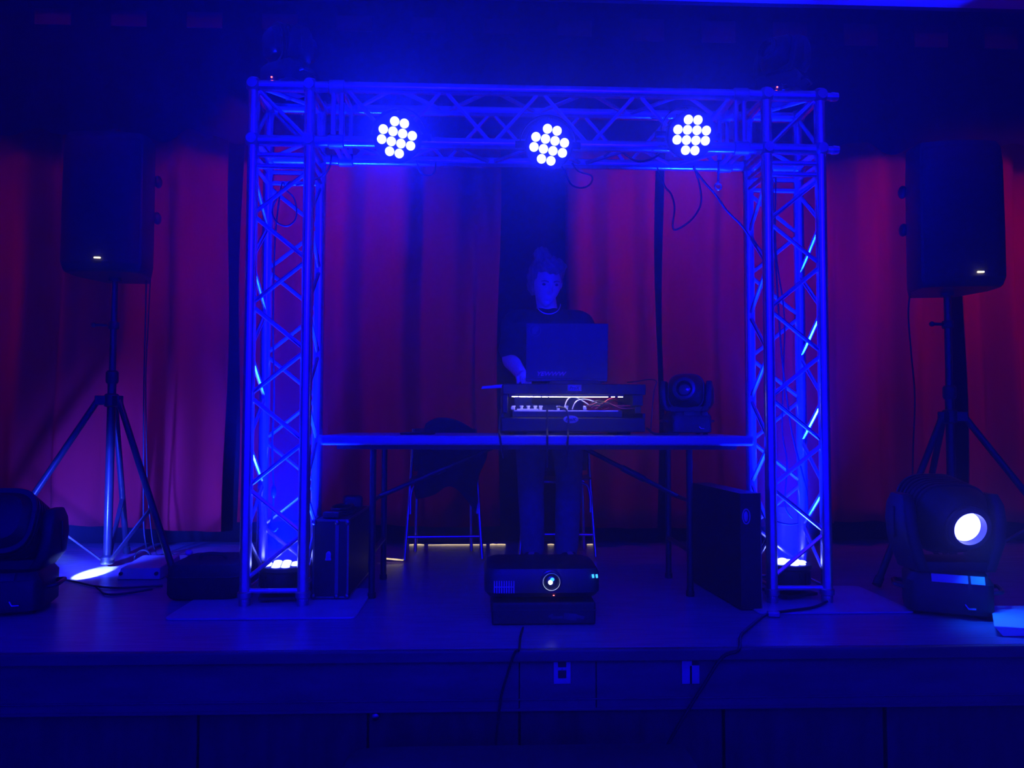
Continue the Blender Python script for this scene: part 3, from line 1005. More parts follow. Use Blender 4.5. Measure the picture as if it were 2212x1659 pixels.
rnd = random.Random(3)
for k in range(9):
    xa_ = YP(1262 + 4 * k, 870, CY0 + .1).x
    xb_ = YP(rnd.uniform(1310, 1368), 870, CY0 + .1).x
    y0, y1 = CY0 + rnd.uniform(.02, .05), CY0 + rnd.uniform(.02, .12)
    z0 = TZ + zl1 + .02 + rnd.uniform(0, .015)
    tops = TZ + zl1 + rnd.uniform(.035, .07)
    cable('patch_cable', [(xa_, y0, z0), ((xa_ * 2 + xb_) / 3, y0 - .01, tops), ((xa_ + 2 * xb_) / 3, y1, tops - rnd.uniform(0, .02)), (xb_, y1, z0 + rnd.uniform(-.005, .01))], .0028,
          'thin patch cable in the tangle at the right of the lit bay', REDWIRE if k % 2 else CABLE, 'cable', 'patch cables in the lit bay')
for k, (a, b_, t_) in enumerate(((1218, 1262, 857), (1236, 1285, 862))):
    cable('white_cable', [YP(a, 884, CY0 + .05), YP(a + 8, t_ + 6, CY0 + .045), YP((a + b_) / 2, t_, CY0 + .05), YP(b_, 868, CY0 + .06), YP(b_ + 14, 878, CY0 + .07)], .003,
          ['pale cable arching over the middle of the mixer, higher loop', 'pale cable arching over the mixer beside the tangle, lower loop'][k], KNOB)
cz = lambda px, py, Y: YP(px, py, Y)
cable('power_cable', [YP(1082, 880, CY0 - .02), YP(1079, 905, CY0 - .035), YP(1078, 932, CY0 - .06), Vector((YP(1079, 939, TY0).x, TY0 - .004, TZ + .004)), YP(1083, 965, TY0 - .012), YP(1088, 990, TY0 - .006)], .0045,
      'black cable hanging over the table edge at the left end of the flight case')
cable('power_cable', [YP(1182, 883, CY0 - .006), YP(1182, 900, CY0 - .012), YP(1182, 933, CY0 - .03), Vector((YP(1182, 939, TY0).x, TY0 - .004, TZ + .004)), YP(1182, 968, TY0 - .01), YP(1182, 1010, TY0 - .006)], .0045,
      'black cable hanging straight over the table edge below the mixer')
cable('power_cable', [YP(1205, 879, CY0 + .02), YP(1222, 884, CY0 - .008), YP(1228, 905, CY0 - .014), YP(1227, 933, CY0 - .03), Vector((YP(1227, 939, TY0).x, TY0 - .004, TZ + .004)), YP(1225, 968, TY0 - .01), YP(1223, 1010, TY0 - .006)], .0045,
      'black cable crossing the oval badge and hanging over the table edge')
cable('table_cable', [YP(1397, 925, CY0 + .02), Vector((YP(1410, 935, 3.6).x, 3.56, TZ + .006)), Vector((YP(1432, 935, 3.6).x, 3.53, TZ + .006)), Vector((YP(1460, 935, 3.6).x, 3.55, TZ + .006))], .006,
      'black cable lying on the table between the flight case and the moving head')
cable('thin_cable', [YP(1355, 826, CY0 + .2), YP(1375, 824, CY0 + .15), YP(1400, 820, CY0 + .12), YP(1418, 824, CY0 + .1), YP(1412, 850, CY0 + .1), Vector((YP(1405, 930, CY0 + .1).x, CY0 + .1, TZ + .006))], .003,
      'thin cable sticking out past the right end of the case shelf')
o = MB()
q0, q1 = YP(1039, 837, 3.70), YP(1090, 834, 3.70)
o.hexa([q0 + Vector((0, -.01, -.008)), q1 + Vector((0, -.012, -.009)), q0 + Vector((0, .02, -.008)), q1 + Vector((0, .03, -.009)), q0 + Vector((.006, -.01, .006)), q1 + Vector((0, -.012, .009)), q0 + Vector((.006, .02, .006)), q1 + Vector((0, .03, .009))])
tag(obj('laptop_riser_arm', o, WHITEPLASTIC, bevel=0.003), 'pale tapered bar sticking out left of the flight case shelf', 'bar')

# ------------------------------------------------------------------ laptop
lapz = TZ + zt1 + .019
ly = CY0 + .17
lx0, lx1 = YP(1136, 760, ly).x, YP(1312, 760, ly).x
lw = (lx1 - lx0)
lap = thing('laptop', 'open laptop with a dark lid and stickers on the flight case shelf', 'laptop', ((lx0 + lx1) / 2, ly, lapz))
obj('keyboard_base', MB().box2((-lw / 2, .0, 0), (lw / 2, .22, .016)), LAPTOP, lap, bevel=0.004)
lh = YP(1200, 701, ly).z - lapz
lt = Matrix.Rotation(R(6), 3, 'X')
lid = MB()
lid.box(lt @ Vector((0, 0, lh / 2)) + Vector((0, 0, .008)), (lw, .008, lh - .008), lt)
lo = obj('lid', lid, LAPTOP, lap, bevel=0.003)
scr = MB().box(lt @ Vector((0, .0055, lh / 2)) + Vector((0, 0, .008)), (lw - .02, .002, lh - .03), lt)
obj('screen', scr, glow('dim_screen', (0.004, 0.004, 1.0), 8.0), lo)
sm = Matrix.Translation(Vector((0, 0, .008))) @ lt.to_4x4()
u0 = (YP(1192, 811, ly).x - (lx0 + lx1) / 2)
text_mesh('YEWWW', .0215, STICKER, 'lettering', lo, sm @ facing(Vector((u0, -.0049, YP(1192, 811, ly).z - lapz))), 0.28, .03, width=.142)
u1 = (YP(1155, 713, ly).x - (lx0 + lx1) / 2)
zc_ = YP(1155, 713, ly).z - lapz - .012
rg = MB(sm).loft([[Vector((u1 + p.x, y, zc_ + p.y)) for p in sq_ring(w, w, 0, 36, 2)] for w, y in ((.058, -.004), (.058, -.0052), (.052, -.0052), (.052, -.004))], cap=False)
obj('round_sticker', rg, STICKERGREY, lo)
hd_ = MB(sm).box(Vector((u1 - .004, -.0046, zc_ - .002)), (.020, .0012, .030)).ball(Vector((u1 + .004, -.0046, zc_ + .008)), (.014, .001, .015), 16, 8)
obj('sticker_figure', hd_, STICKERGREY, lo)

# ------------------------------------------------------------------ other things on the table
def mound(name, cxy, rx, ry, h, z0, mt, seed, lumps=0.25):
    rr = random.Random(seed)
    ph = [rr.uniform(0, 6.3) for _ in range(6)]

    def fn(u, p):
        k = 1 + lumps * (math.sin(3 * u.x * 2 + ph[0]) * math.sin(2.5 * u.y * 2 + ph[1]) * .5 + .3 * math.sin(7 * u.x + ph[2]) * math.sin(6 * u.y + 4 * u.z + ph[3]))
        q = p * k
        q.z = max(q.z, 0.0)
        return q
    return obj(name, MB().ball((cxy[0], cxy[1], z0), (rx, ry, h), 48, 28, fn), mt, angle=70)


p0, p1 = YP(866, 934, 3.5), YP(936, 933, 3.5)
tb_ = MB().tube(smooth_path([(p0.x, 3.50, TZ + .006), (p0.x + .04, 3.46, TZ + .006), (p0.x + .09, 3.5, TZ + .007), (p1.x - .03, 3.47, TZ + .006), (p1.x, 3.53, TZ + .006), (p1.x - .05, 3.56, TZ + .006)], 8), .0055, 8)
tag(obj('coiled_cable', tb_, CABLE), 'short black cable curled on the left half of the table', 'cable')
p = YP(902, 932, 3.5)
tag(obj('phone', MB().box((p.x, 3.60, TZ + .006), (.14, .07, .010), Matrix.Rotation(R(12), 3, 'Z')), PLASTIC, bevel=0.003), 'flat black phone lying on the left half of the table', 'phone')

# ------------------------------------------------------------------ chairs behind the table
def chair(loc, rz, label):
    """seen from its back: back towards -y"""
    t = thing('stacking_chair', label, 'chair', loc, 'metal framed chairs behind the table', rz)
    w = .215
    # side frames
    for s in (-1, 1):
        lg = MB().tube(smooth_path([(s * w, -.02, .012), (s * (w - .025), .03, .40), (s * (w - .038), .0, .60), (s * (w - .045), -.05, .74)], 6), .0105, 10)
        obj('leg', lg, CHROME, t)
        lg = MB().tube(smooth_path([(s * (w - .05), .25, .012), (s * (w - .055), .235, .25), (s * (w - .06), .23, .38), (s * (w - .075), .18, .425), (s * (w - .07), .04, .43)], 6), .0105, 10)
        obj('leg', lg, CHROME, t)
    obj('crossbar', MB().cyl((-w + .012, .0, .135), (w - .012, .0, .135), .009, seg=10), CHROME, t)
    arch = smooth_path([(-w + .028, .01, .26), (-w + .032, .02, .37), (-w + .07, .03, .425), (0, .035, .43), (w - .07, .03, .425), (w - .032, .02, .37), (w - .028, .01, .26)], 6)
    obj('seat_bar', MB().tube(arch, .009, 10), CHROME, t)
    rows = []
    for j in range(9):
        v = j / 8
        rows.append([Vector((u * (w - .02), 0.0 + .27 * v, .443 + .012 * (u * u) - .015 * math.sin(math.pi * v))) for u in [-1 + 2 * k / 10 for k in range(11)]])
    obj('seat', MB().grid(rows), PLASTIC, t, solid=0.008)
    rows = []
    for j in range(9):
        v = j / 8
        rows.append([Vector((u * (w - .04 - .02 * abs(v - .5)), -.01 - .06 * v + .035 * (1 - u * u) * -1 + .03, 0.50 + .24 * v)) for u in [-1 + 2 * k / 10 for k in range(11)]])
    obj('backrest', MB().grid(rows), PLASTIC, t, solid=0.008)
    return t


c0 = G(958, 1212)
ch = chair((c0.x, c0.y, S), R(3), 'metal framed chair left of the person with a dark jacket on it')
c1 = G(1208, 1212)
dup(ch, (c1.x, c1.y + .09, S), R(-4), 'metal framed chair directly behind the standing person\'s legs')
# jacket over the left chair's back and seat
rr = random.Random(5)
rows = []
for j in range(30):
    v = j / 29
    row = []
    for k in range(25):
        u = -1 + 2 * k / 24
        zz = .80 - .07 * max(u + .35, 0) ** 2 - .10 * max(-u - .55, 0) ** 1.5 - .40 * v + .012 * math.sin(5 * u + 1) * v + (.03 * v * math.sin(2.3 * u + .6))
        x = .03 * (1 - v) + u * (.165 + .015 * math.sin(4 * v + u) + .012 * math.sin(9 * v))
        y = -.125 + .02 * math.sin(6 * u + 3 * v) * v + .05 * u * u * .4 + .045 * v
        row.append(Vector((x, y, zz)))
    rows.append(row)
q = Matrix.Translation(Vector((c0.x + .02, c0.y + .03, S))) @ Matrix.Rotation(R(3), 4, 'Z')
jm = MB(q).grid(rows)
jk = obj('jacket', jm, FABRIC, solid=0.012, angle=80)
tag(jk, 'dark jacket hanging over the back of the left chair', 'jacket')

# ------------------------------------------------------------------ person behind the table
root = thing('person', 'person in a dark t-shirt and jeans standing behind the table, looking down at the laptop', 'person', (0, 0, 0))
neck = W(1182, 672, 4.05)
hipc = W(1186, 840, 4.25); hipc.z = S + .93
shL, shR = W(1112, 700, 4.10), W(1256, 702, 4.10)
elL, elR = W(1101, 775, 4.06), W(1268, 790, 4.08)
wrL = Vector((YP(1128, 826, 3.84).x, 3.84, TZ + zt1 + .055))
wrR = Vector((YP(1262, 826, 3.93).x, 3.95, lapz + .05))
hc = W(1181, 611, 3.98)
hrot = Matrix.Rotation(R(9), 3, 'Z') @ Matrix.Rotation(R(24), 3, 'X')
body = MB()


def hfn(u, p):
    x, y, z = p
    q = Vector((x, y, z))
    if z < 0:                       # jaw and chin
        k = -z / .125
        q.x *= 1 - .36 * k ** 1.6
        if y < 0:
            q.y *= 1 - .10 * k
        else:
            q.y *= 1 - .55 * k
    f = max(-u.y, 0)
    g = lambda cx_, cz_, sx_, sz_: math.exp(-((x - cx_) / sx_) ** 2 - ((z - cz_) / sz_) ** 2) * (1 if u.y < 0 else 0)
    d = 0
    d += .024 * g(0, -.022, .010, .016) + .014 * g(0, -.002, .008, .026)          # nose
    d -= .011 * (g(.031, .012, .016, .011) + g(-.031, .012, .016, .011))          # eye sockets
    d += .006 * (g(.030, .030, .022, .007) + g(-.030, .030, .022, .007))          # brow
    d += .004 * (g(.031, .010, .009, .006) + g(-.031, .010, .009, .006))          # lids
    d += .007 * g(0, -.055, .018, .006) + .007 * g(0, -.066, .016, .006) - .004 * g(0, -.0605, .02, .003)
    d += .009 * g(0, -.098, .018, .014) - .003 * g(0, -.080, .02, .007)           # chin
    d += .004 * (g(.045, -.02, .016, .02) + g(-.045, -.02, .016, .02))            # cheeks
    q.y -= d
    return q


body.ball(hc, (.074, .094, .125), 72, 60, hfn, hrot)
for s in (-1, 1):
    body.ball(hc + hrot @ Vector((s * .074, .012, -.005)), (.010, .022, .032), 16, 12, None, hrot @ Matrix.Rotation(s * R(18), 3, 'Z'))
body.limb([neck + Vector((0, .03, -.05)), neck + Vector((0, .02, .02)), hc + hrot @ Vector((0, .03, -.05))], [.062, .055, .052], 20)


def torso_rings(k, bottom=0.0):
    rings = []
    for t, w, d in ((-.02, .335, .215), (.12, .325, .215), (.3, .305, .205), (.5, .325, .225), (.7, .37, .235), (.85, .385, .22), (.94, .30, .17), (1.0, .155, .13), (1.03, .125, .115)):
        if t < bottom:
            continue
        c_ = hipc.lerp(neck + Vector((0, .02, .0)), t)
        c_.y += -.02 * math.sin(math.pi * max(t, 0)) + .015
        rings.append([Vector((c_.x, c_.y, c_.z)) + Vector((p.x * k, p.y * k, 0)) for p in sq_ring(w, d, 0, 36, 2.4)])
    return rings


body.loft(torso_rings(.97))
body.limb([shL, shL.lerp(elL, .5) + Vector((-.006, 0, 0)), elL, elL.lerp(wrL, .35), wrL], [.056, .047, .041, .041, .028], 16)
body.limb([shR, shR.lerp(elR, .5) + Vector((.006, 0, 0)), elR, elR.lerp(wrR, .35), wrR], [.056, .047, .041, .041, .028], 16)
body.limb([shL + Vector((.10, 0, .02)), shL], [.06, .057])
body.limb([shR + Vector((-.10, 0, .02)), shR], [.06, .057])


def hand(w, el, inward):
    d = (w - el); d.z = 0; d = Vector((d.x * .5, -1 if d.y < 0 else 1, 0)).normalized() if abs(d.y) > .01 else Vector((0, -1, 0))
    side = Vector((0, 0, 1)).cross(d).normalized() * inward
    dn = Vector((0, 0, -1))
    palm = w + d * .05 + dn * .012
    body.limb([w, w + d * .03 + dn * .006, palm + d * .025], [.027, .029, .030], 12)
    body.limb([w + d * .03 + side * .018 + dn * .008, palm + side * .02 + d * .025 + dn * .006], [.018, .016], 10)
    body.limb([w + d * .03 - side * .018 + dn * .008, palm - side * .02 + d * .025 + dn * .006], [.018, .016], 10)
    for i, L in enumerate((.070, .080, .075, .058)):
        b0_ = palm + side * (.030 - .020 * i) + d * .028 + dn * .004
        k1 = b0_ + d * L * .42 + dn * .004
        k2 = k1 + d * L * .30 + dn * (.012 + .003 * i)
        k3 = k2 + d * L * .12 + dn * .014
        body.limb([b0_, k1, k2, k3], [.0098, .0092, .0085, .0072], 10)
    b0_ = w + d * .030 + side * .024 + dn * .006
    body.limb([b0_, b0_ + d * .022 + side * .022 + dn * .006, b0_ + d * .048 + side * .026 + dn * .014], [.012, .0105, .0085], 10)


hand(wrL, elL, 1)
hand(wrR, elR, -1)
footL, footR = G(1150, 1216), G(1222, 1214)
footL.y = footR.y = hipc.y - .0
legs = []
for s, ft in ((-1, footL), (1, footR)):
    hp = hipc + Vector((s * .092, 0, -.02))
    an = Vector((ft.x, ft.y + .02, S + .085))
    kn_ = hp.lerp(an, .52) + Vector((s * .012, -.025, 0))
    legs.append((hp, kn_, an, ft))
    body.limb([hp, hp.lerp(kn_, .5), kn_, kn_.lerp(an, .35) + Vector((0, .012, 0)), an], [.088, .078, .056, .055, .036], 18)
    body.limb([an + Vector((0, .02, -.03)), an + Vector((s * .012, -.07, -.045)), an + Vector((s * .022, -.14, -.055))], [.036, .034, .024], 14)
obj('body', body, SKIN, root, remesh=0.0045)
# clothes
sh_ = MB()
sh_.loft(torso_rings(1.09))
for a, b_, k in ((shL, elL, 1), (shR, elR, -1)):
    m_ = a.lerp(b_, .74)
    sh_.limb([a + Vector((k * .10, 0, .015)), a + Vector((0, 0, .004)), a.lerp(b_, .4), m_], [.066, .068, .064, .066], 18)
    # sleeve opening, slightly flared
    d = (b_ - a).normalized()
    sh_.tube([a.lerp(b_, .35), m_, m_ + d * .015], [.062, .069, .068], 20)
cr = [hipc + Vector((0, .0, -.04))]
sh_.loft([[hipc + Vector((p.x, p.y + .012, z)) for p in sq_ring(w, d, 0, 36, 2.4)] for w, d, z in ((.375, .25, -.06), (.375, .25, .0), (.36, .24, .1))])
obj('t_shirt', sh_, SHIRT, root, remesh=0.007)
jn = MB()
jn.loft([[hipc + Vector((p.x, p.y + .012, z)) for p in sq_ring(w, d, 0, 36, 2.6)] for w, d, z in ((.34, .22, .06), (.365, .235, -.02), (.37, .24, -.10), (.30, .2, -.15))])
for hp, kn_, an, ft in legs:
    jn.limb([hp, hp.lerp(kn_, .5), kn_, kn_.lerp(an, .5), an + Vector((0, 0, .0))], [.102, .092, .074, .070, .064], 20)
obj('jeans', jn, DENIM, root, remesh=0.008)
for k, (hp, kn_, an, ft) in enumerate(legs):
    s = -1 if k == 0 else 1
    sm_ = MB()
    rings = []
    for t, w, h in ((-.075, .05, .06), (-.06, .075, .085), (0, .082, .09), (.07, .088, .07), (.13, .092, .055), (.175, .08, .045), (.2, .045, .03)):
        c_ = Vector((an.x + s * .10 * max(t, 0) * 1.0, an.y + .01 - t, S + .003))
        rings.append([c_ + Vector((p.x, 0, p.y + h / 2)) for p in sq_ring(w, h, 0, 24, 3)])
    sm_.loft(rings)
    obj('shoe', sm_, RUBBER, root)
# hair
hr = MB()


def hairfn(u, p):
    q = p.copy()
    q += u * .006 * math.sin(14 * u.x + 9 * u.z) + u * .004 * math.sin(31 * u.x - 17 * u.y)
    return q


hr.ball(hc + hrot @ Vector((0, .030, .045)), (.088, .096, .092), 60, 40, hairfn, hrot)
hr.ball(hc + hrot @ Vector((-.062, .03, .01)), (.034, .060, .085), 32, 24, hairfn, hrot)
hr.ball(hc + hrot @ Vector((.060, .04, .025)), (.030, .056, .065), 32, 24, hairfn, hrot)
hr.ball(hc + hrot @ Vector((.012, -.045, .098)), (.070, .055, .042), 32, 24, hairfn, hrot)
hr.ball(hc + hrot @ Vector((-.030, .045, .125)), (.045, .05, .05), 32, 24, hairfn, hrot)
obj('hair', hr, HAIR, root, remesh=0.005)
for s in (-1, 1):
    e = hc + hrot @ Vector((s * .031, -.0775, .010))
    obj('eye', MB().ball(e, (.0115, .006, .006), 16, 10, None, hrot), INKY, root)
    obj('eyebrow', MB().limb([hc + hrot @ Vector((s * .014, -.091, .027)), hc + hrot @ Vector((s * .03, -.089, .032)), hc + hrot @ Vector((s * .047, -.077, .027))], [.003, .0035, .002], 8), HAIR, root)
nk = MB()
pts = []
for k in range(17):
    a = math.pi * k / 16
    pts.append(neck + Vector((-math.cos(a) * .062, -.082 - .02 * math.sin(a), -.0 + .025 - .055 * math.sin(a))))
nk.tube(pts, .0032, 8)
obj('necklace', nk, CHROME, root)

# ------------------------------------------------------------------ things on the stage floor
def edged_case(loc, rz, w, d, h, label, name='record_case', oval=False):
    """black case with metal edges, front face at y = 0"""
    t = thing(name, label, 'case', loc, None, rz)
    e = .009
    obj('body', MB().box2((-w / 2 + .002, .002, .006), (w / 2 - .002, d - .002, h - .002)), BLACKBOX, t)
    if not oval:
        fr = MB()
        for x in (-w / 2, w / 2 - e):
            for y in (0, d - e):
                fr.box2((x, y, .004), (x + e, y + e, h))
        for z in (.004, h - e):
            for y in (0, d - e):
                fr.box2((-w / 2, y, z), (w / 2, y + e, z + e))
            for x in (-w / 2, w / 2 - e):
                fr.box2((x, 0, z), (x + e, d, z + e))
        obj('metal_edging', fr, STEEL, t, bevel=0.001)
        obj('lid_seam', MB().box2((w * .12, -.001, .01), (w * .12 + .016, .004, h - .01)), STEEL, t, bevel=0.001)
        for x in (-w / 2 + .006, w * .12 + .008, w / 2 - .006):
            for z in (.014, h - .012):
                obj('corner_ball', MB().ball((x, .004, z), .013, 14, 10), STEEL, t)
        lt_ = MB().box((-.008, -.003, h * .54), (.022, .008, .03)).box((-.008, -.008, h * .50), (.026, .004, .008)).cyl((-.008, -.004, h * .58), (-.008, .0, h * .58), .009, seg=14)
        obj('latch', lt_, CHROME, t, bevel=0.001)
    else:
        cc_ = Vector((-w * .22, -.0005, h * .80))
        ov_ = MB().loft([[cc_ + Vector((p.x, y, p.y)) for p in sq_ring(a, b_, 0, 36, 2)] for a, b_, y in ((.036, .066, .001), (.036, .066, -.003), (.028, .056, -.003), (.028, .056, .001))], cap=False)
        bd_ = obj('oval_badge', ov_, BADGE, t, label='oval ring badge')
        obj('badge_figure', MB().ball(cc_ + Vector((0, 0, 0)), (.010, .002, .022), 12, 10), BADGE, bd_)
        for z in (h * .47, h * .55, h * .21, h * .17):
            obj('latch', MB().box((w / 2 + .001, .03, z), (.006, .03, .014)), CHROME, t, bevel=0.001)
        obj('corner_edge', MB().box2((w / 2 - .004, 0, .01), (w / 2, .004, h)), STEEL, t)
    return t


f0, f1 = G(673, 1300), G(752, 1300)
hcase = (1300 - 1132) / FPX * (f0.y)
PZ = S + .0095
edged_case(((f0.x + f1.x) / 2, f0.y, PZ), R(-1), f1.x - f0.x, .55, hcase, 'narrow black case with metal edges standing right of the left truss tower')
ccx, ccy = (f0.x + f1.x) / 2, f0.y
ztop = PZ + hcase + .001
m_ = MB()
for i in range(3):
    pts = []
    for k in range(25):
        a = 2 * math.pi * k / 24
        pts.append((ccx + .01 + .055 * math.cos(a) * (1 - .1 * i), ccy + .22 + .13 * math.sin(a) * (1 - .06 * i), ztop + .007 + .011 * i + .002 * math.sin(3 * a)))
    m_.tube(pts, .006, 8)
tag(obj('cable_coil', m_, CABLE), 'coil of cable lying on the narrow metal-edged case', 'cable')
m_ = MB().box((ccx - .004, ccy + .055, ztop + .014), (.075, .05, .028), Matrix.Rotation(R(-8), 3, 'Z'))
tag(obj('power_adapter', m_, PLASTIC, bevel=0.005), 'small power adapter on the front of the metal-edged case', 'adapter')
m_ = MB().box((ccx + .02, ccy + .44, ztop + .03), (.09, .09, .06), Matrix.Rotation(R(15), 3, 'Z'))
tag(obj('plug_block', m_, PLASTIC, bevel=0.012), 'chunky plug block at the back of the metal-edged case', 'adapter')

f0, f1 = G(1599, 1319), G(1649, 1321)
htall = W(1649, 1067, (f1 - CAM).dot(RC @ Vector((0, 0, -1)))).z - S
edged_case(((f0.x + f1.x) / 2, (f0.y + f1.y) / 2, S + .001), R(5), (f1 - f0).length, .56, htall, 'tall narrow black case with an oval badge left of the right truss tower', 'speaker_case', True)

# soft dark case left of the left tower
f0, f1 = G(350, 1302), G(512, 1302)
m_ = MB()
w_, d_ = f1.x - f0.x, .36
cxx, cyy = (f0.x + f1.x) / 2, f0.y + .18
h_ = .145
m_.loft([sq_ring(w_ * k, d_ * k, z, 48, 7, (cxx, cyy)) for k, z in ((.94, S + .011), (1.0, S + .03), (1.0, S + .10), (.97, S + .135), (.88, S + h_ + .012))])
t = thing('gear_bag', 'low black padded gear bag on the floor left of the left tower', 'bag', (0, 0, 0))
obj('bag_body', m_, FABRIC, t)
m2 = MB().tube([p + Vector((0, 0, 0)) for p in sq_ring(w_ * 1.01, d_ * 1.01, S + .105, 48, 7, (cxx, cyy))] + [sq_ring(w_ * 1.01, d_ * 1.01, S + .105, 48, 7, (cxx, cyy))[0]], .004, 6)
obj('zip', m2, PLASTIC, t)
m2 = MB().tube(smooth_path([(cxx - .06, cyy - .02, S + h_ + .012), (cxx - .04, cyy - .03, S + h_ + .035), (cxx + .04, cyy - .03, S + h_ + .035), (cxx + .06, cyy - .02, S + h_ + .012)], 6), .008, 8)
obj('carry_handle', m2, FABRIC, t)
# pink-red trinket behind the bag
q = W(408, 1197, 4.0); q.z = S + .15
q.x = YP(408, 1200, cyy + .10).x
m_ = MB().ball((q.x, cyy + .10, S + h_ + .020), (.017, .017, .014), 16, 10)
tag(obj('foam_ball', m_, STICKER), 'small pinkish foam ball on top of the low gear bag', 'ball')

# small metal case with a sloped front by the left stand
t = thing('pedal_box', 'small sloped metal box on the floor beside the left speaker stand', 'box', (0, 0, 0))
a0, a1 = G(252, 1253), G(346, 1252)
m_ = MB().hexa([Vector((a0.x, a0.y, S + .002)), Vector((a1.x, a0.y, S + .002)), Vector((a0.x, a0.y + .28, S + .002)), Vector((a1.x, a0.y + .28, S + .002)),
                Vector((a0.x + .012, a0.y + .012, S + .055)), Vector((a1.x - .005, a0.y + .012, S + .055)), Vector((a0.x + .012, a0.y + .26, S + .075)), Vector((a1.x - .005, a0.y + .26, S + .075))])
obj('housing', m_, PLATE, t, bevel=0.004)
for x in (a0.x + .018, a1.x - .018):
    obj('corner_plug', MB().cyl((x, a0.y - .002, S + .03), (x, a0.y + .02, S + .03), .009, seg=12), RUBBER, t)

# cables on the left
lf = lambda px, py, z=.006: G(px, py, z)
cable('floor_cable', [lf(125, 1250), lf(160, 1256), lf(205, 1266), lf(250, 1270), lf(300, 1268), lf(352, 1265)], .005, 'black cable running along the floor from the left moving head to the gear bag')
cable('floor_cable', [lf(208, 1268, .016), lf(218, 1276), lf(228, 1283), lf(250, 1284), lf(290, 1279), lf(330, 1272, .016)], .005, 'black cable bowing nearer the stage edge left of the gear bag')
cable('looped_cable', [G(293, 1218, .006), W(291, 1205, 4.2), W(297, 1193, 4.2), W(308, 1188, 4.2), W(320, 1192, 4.2), W(326, 1204, 4.2), G(322, 1219, .006)], .0055, 'small cable loop standing up behind the sloped metal box')
cable('looped_cable', [G(347, 1213, .006), W(350, 1198, 4.3), W(360, 1194, 4.3), W(374, 1197, 4.3), G(384, 1214, .006)], .004, 'small cable loop on the floor behind the gear bag')
cable('speaker_cable', [W(316, 600, 4.2), W(314, 700, 4.22), W(311, 830, 4.25), W(310, 1000, 4.28), W(310, 1120, 4.3), W(314, 1170, 4.3), G(324, 1205, .007), G(338, 1214, .007)], .0045, 'black cable hanging from the left loudspeaker down to the floor, left strand')
cable('speaker_cable', [W(325, 600, 4.2), W(320, 700, 4.23), W(315, 830, 4.27), W(318, 1040, 4.3), W(324, 1120, 4.3), W(332, 1180, 4.3), G(346, 1209, .007), G(362, 1212, .007)], .0035, 'black cable hanging from the left loudspeaker down to the floor, right strand')
cable('speaker_cable', [W(1966, 632, 4.02), W(1962, 680, 4.1), W(1968, 760, 4.2), W(1976, 860, 4.3), W(1972, 980, 4.35), W(1970, 1100, 4.4), G(1960, 1196, .007), G(1940, 1200, .007)], .0045, 'black cable hanging from the right loudspeaker down behind its stand')

# projector on its road case at the centre
f0, f1 = G(1062, 1352), G(1288, 1352)
t = thing('road_case', 'low black road case on the floor in the middle, under the projector', 'case', ((f0.x + f1.x) / 2, f0.y, S))
w_ = f1.x - f0.x
hcs = .088
obj('case_body', MB().box2((-w_ / 2, 0, .001), (w_ / 2, .34, hcs)), BLACKBOX, t, bevel=0.008)
obj('lid_edge', MB().box2((-w_ / 2 - .003, -.003, hcs * .62), (w_ / 2 + .003, .343, hcs * .68)), PAINTED, t, bevel=0.001)
a = G(1222, 1333, 0.03)
tp = MB()
for (px, py, w2, h2, r_) in ((1203, 1334, .045, .010, -4), (1232, 1332, .05, .024, 6), (1254, 1333, .03, .012, 14), (1190, 1330, .02, .008, -30)):
    c_ = YP(px, py, f0.y - .001)
    tp.box((c_.x - t.location.x, -.001, c_.z - S), (w2, .002, h2), Matrix.Rotation(R(r_), 3, 'Y'))
obj('torn_tape', tp, TAPE, t, label='ragged strip of grey tape')
pj = thing('projector', 'black video projector with a glowing lens on the low road case', 'projector', (t.location.x - .002, f0.y + .02, S + hcs + .001))
pw = .455
hp_ = .128
pb = MB()
pb.loft([sq_ring(w, d, z, 48, 8, (0, .16)) for w, d, z in ((pw - .03, .29, .012), (pw, .32, .03), (pw, .32, hp_ - .03), (pw - .02, .30, hp_ - .008), (pw - .06, .26, hp_))])
pbo = obj('body', pb, PLASTIC, pj)
lc = YP(1190, 1254, f0.y + .02)
lcx, lcz = lc.x - pj.location.x, lc.z - pj.location.z
qy = aim((0, -1, 0.0))
obj('lens_barrel', MB().lathe([(.042, 0), (.042, .012), (.036, .014), (.034, .026), (.030, .027), (.026, .012)], (lcx, .002, lcz), qy, 36, cap=False), PAINTED, pj)
rgl = MB().lathe([(.0335, .027), (.0345, .029), (.033, .030), (.032, .028)], (lcx, .002, lcz), qy, 36, cap=False)
obj('lens_ring', rgl, CASTALU, pj)
obj('lens', MB().lathe([(.028, .008), (.025, .012), (.012, .016), (.002, .017)], (lcx, .002, lcz), qy, 32), GLASS, pj)
obj('lamp_core', MB().ball((lcx - .003, -.016, lcz - .004), (.0085, .003, .0085), 16, 10), PROJ, pj)
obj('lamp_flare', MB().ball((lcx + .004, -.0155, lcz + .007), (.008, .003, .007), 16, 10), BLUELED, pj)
vt = MB()
va, vb = YP(1068, 1255, f0.y + .02), YP(1110, 1281, f0.y + .02)
for k in range(9):
    x = va.x + (vb.x - va.x) * k / 8 - pj.location.x
    vt.box((x, -.0015, (va.z + vb.z) / 2 - pj.location.z), (.0035, .005, va.z - vb.z))
vt.box(((va.x + vb.x) / 2 - pj.location.x, -.0015, (va.z + vb.z) / 2 - pj.location.z), (vb.x - va.x, .005, .0025))
obj('vent_slats', vt, KNOB, pj)
r_ = YP(1196, 1286, f0.y + .02)
obj('power_light', MB().box((r_.x - pj.location.x, -.0015, r_.z - pj.location.z), (.006, .004, .003)), REDLED, pj)
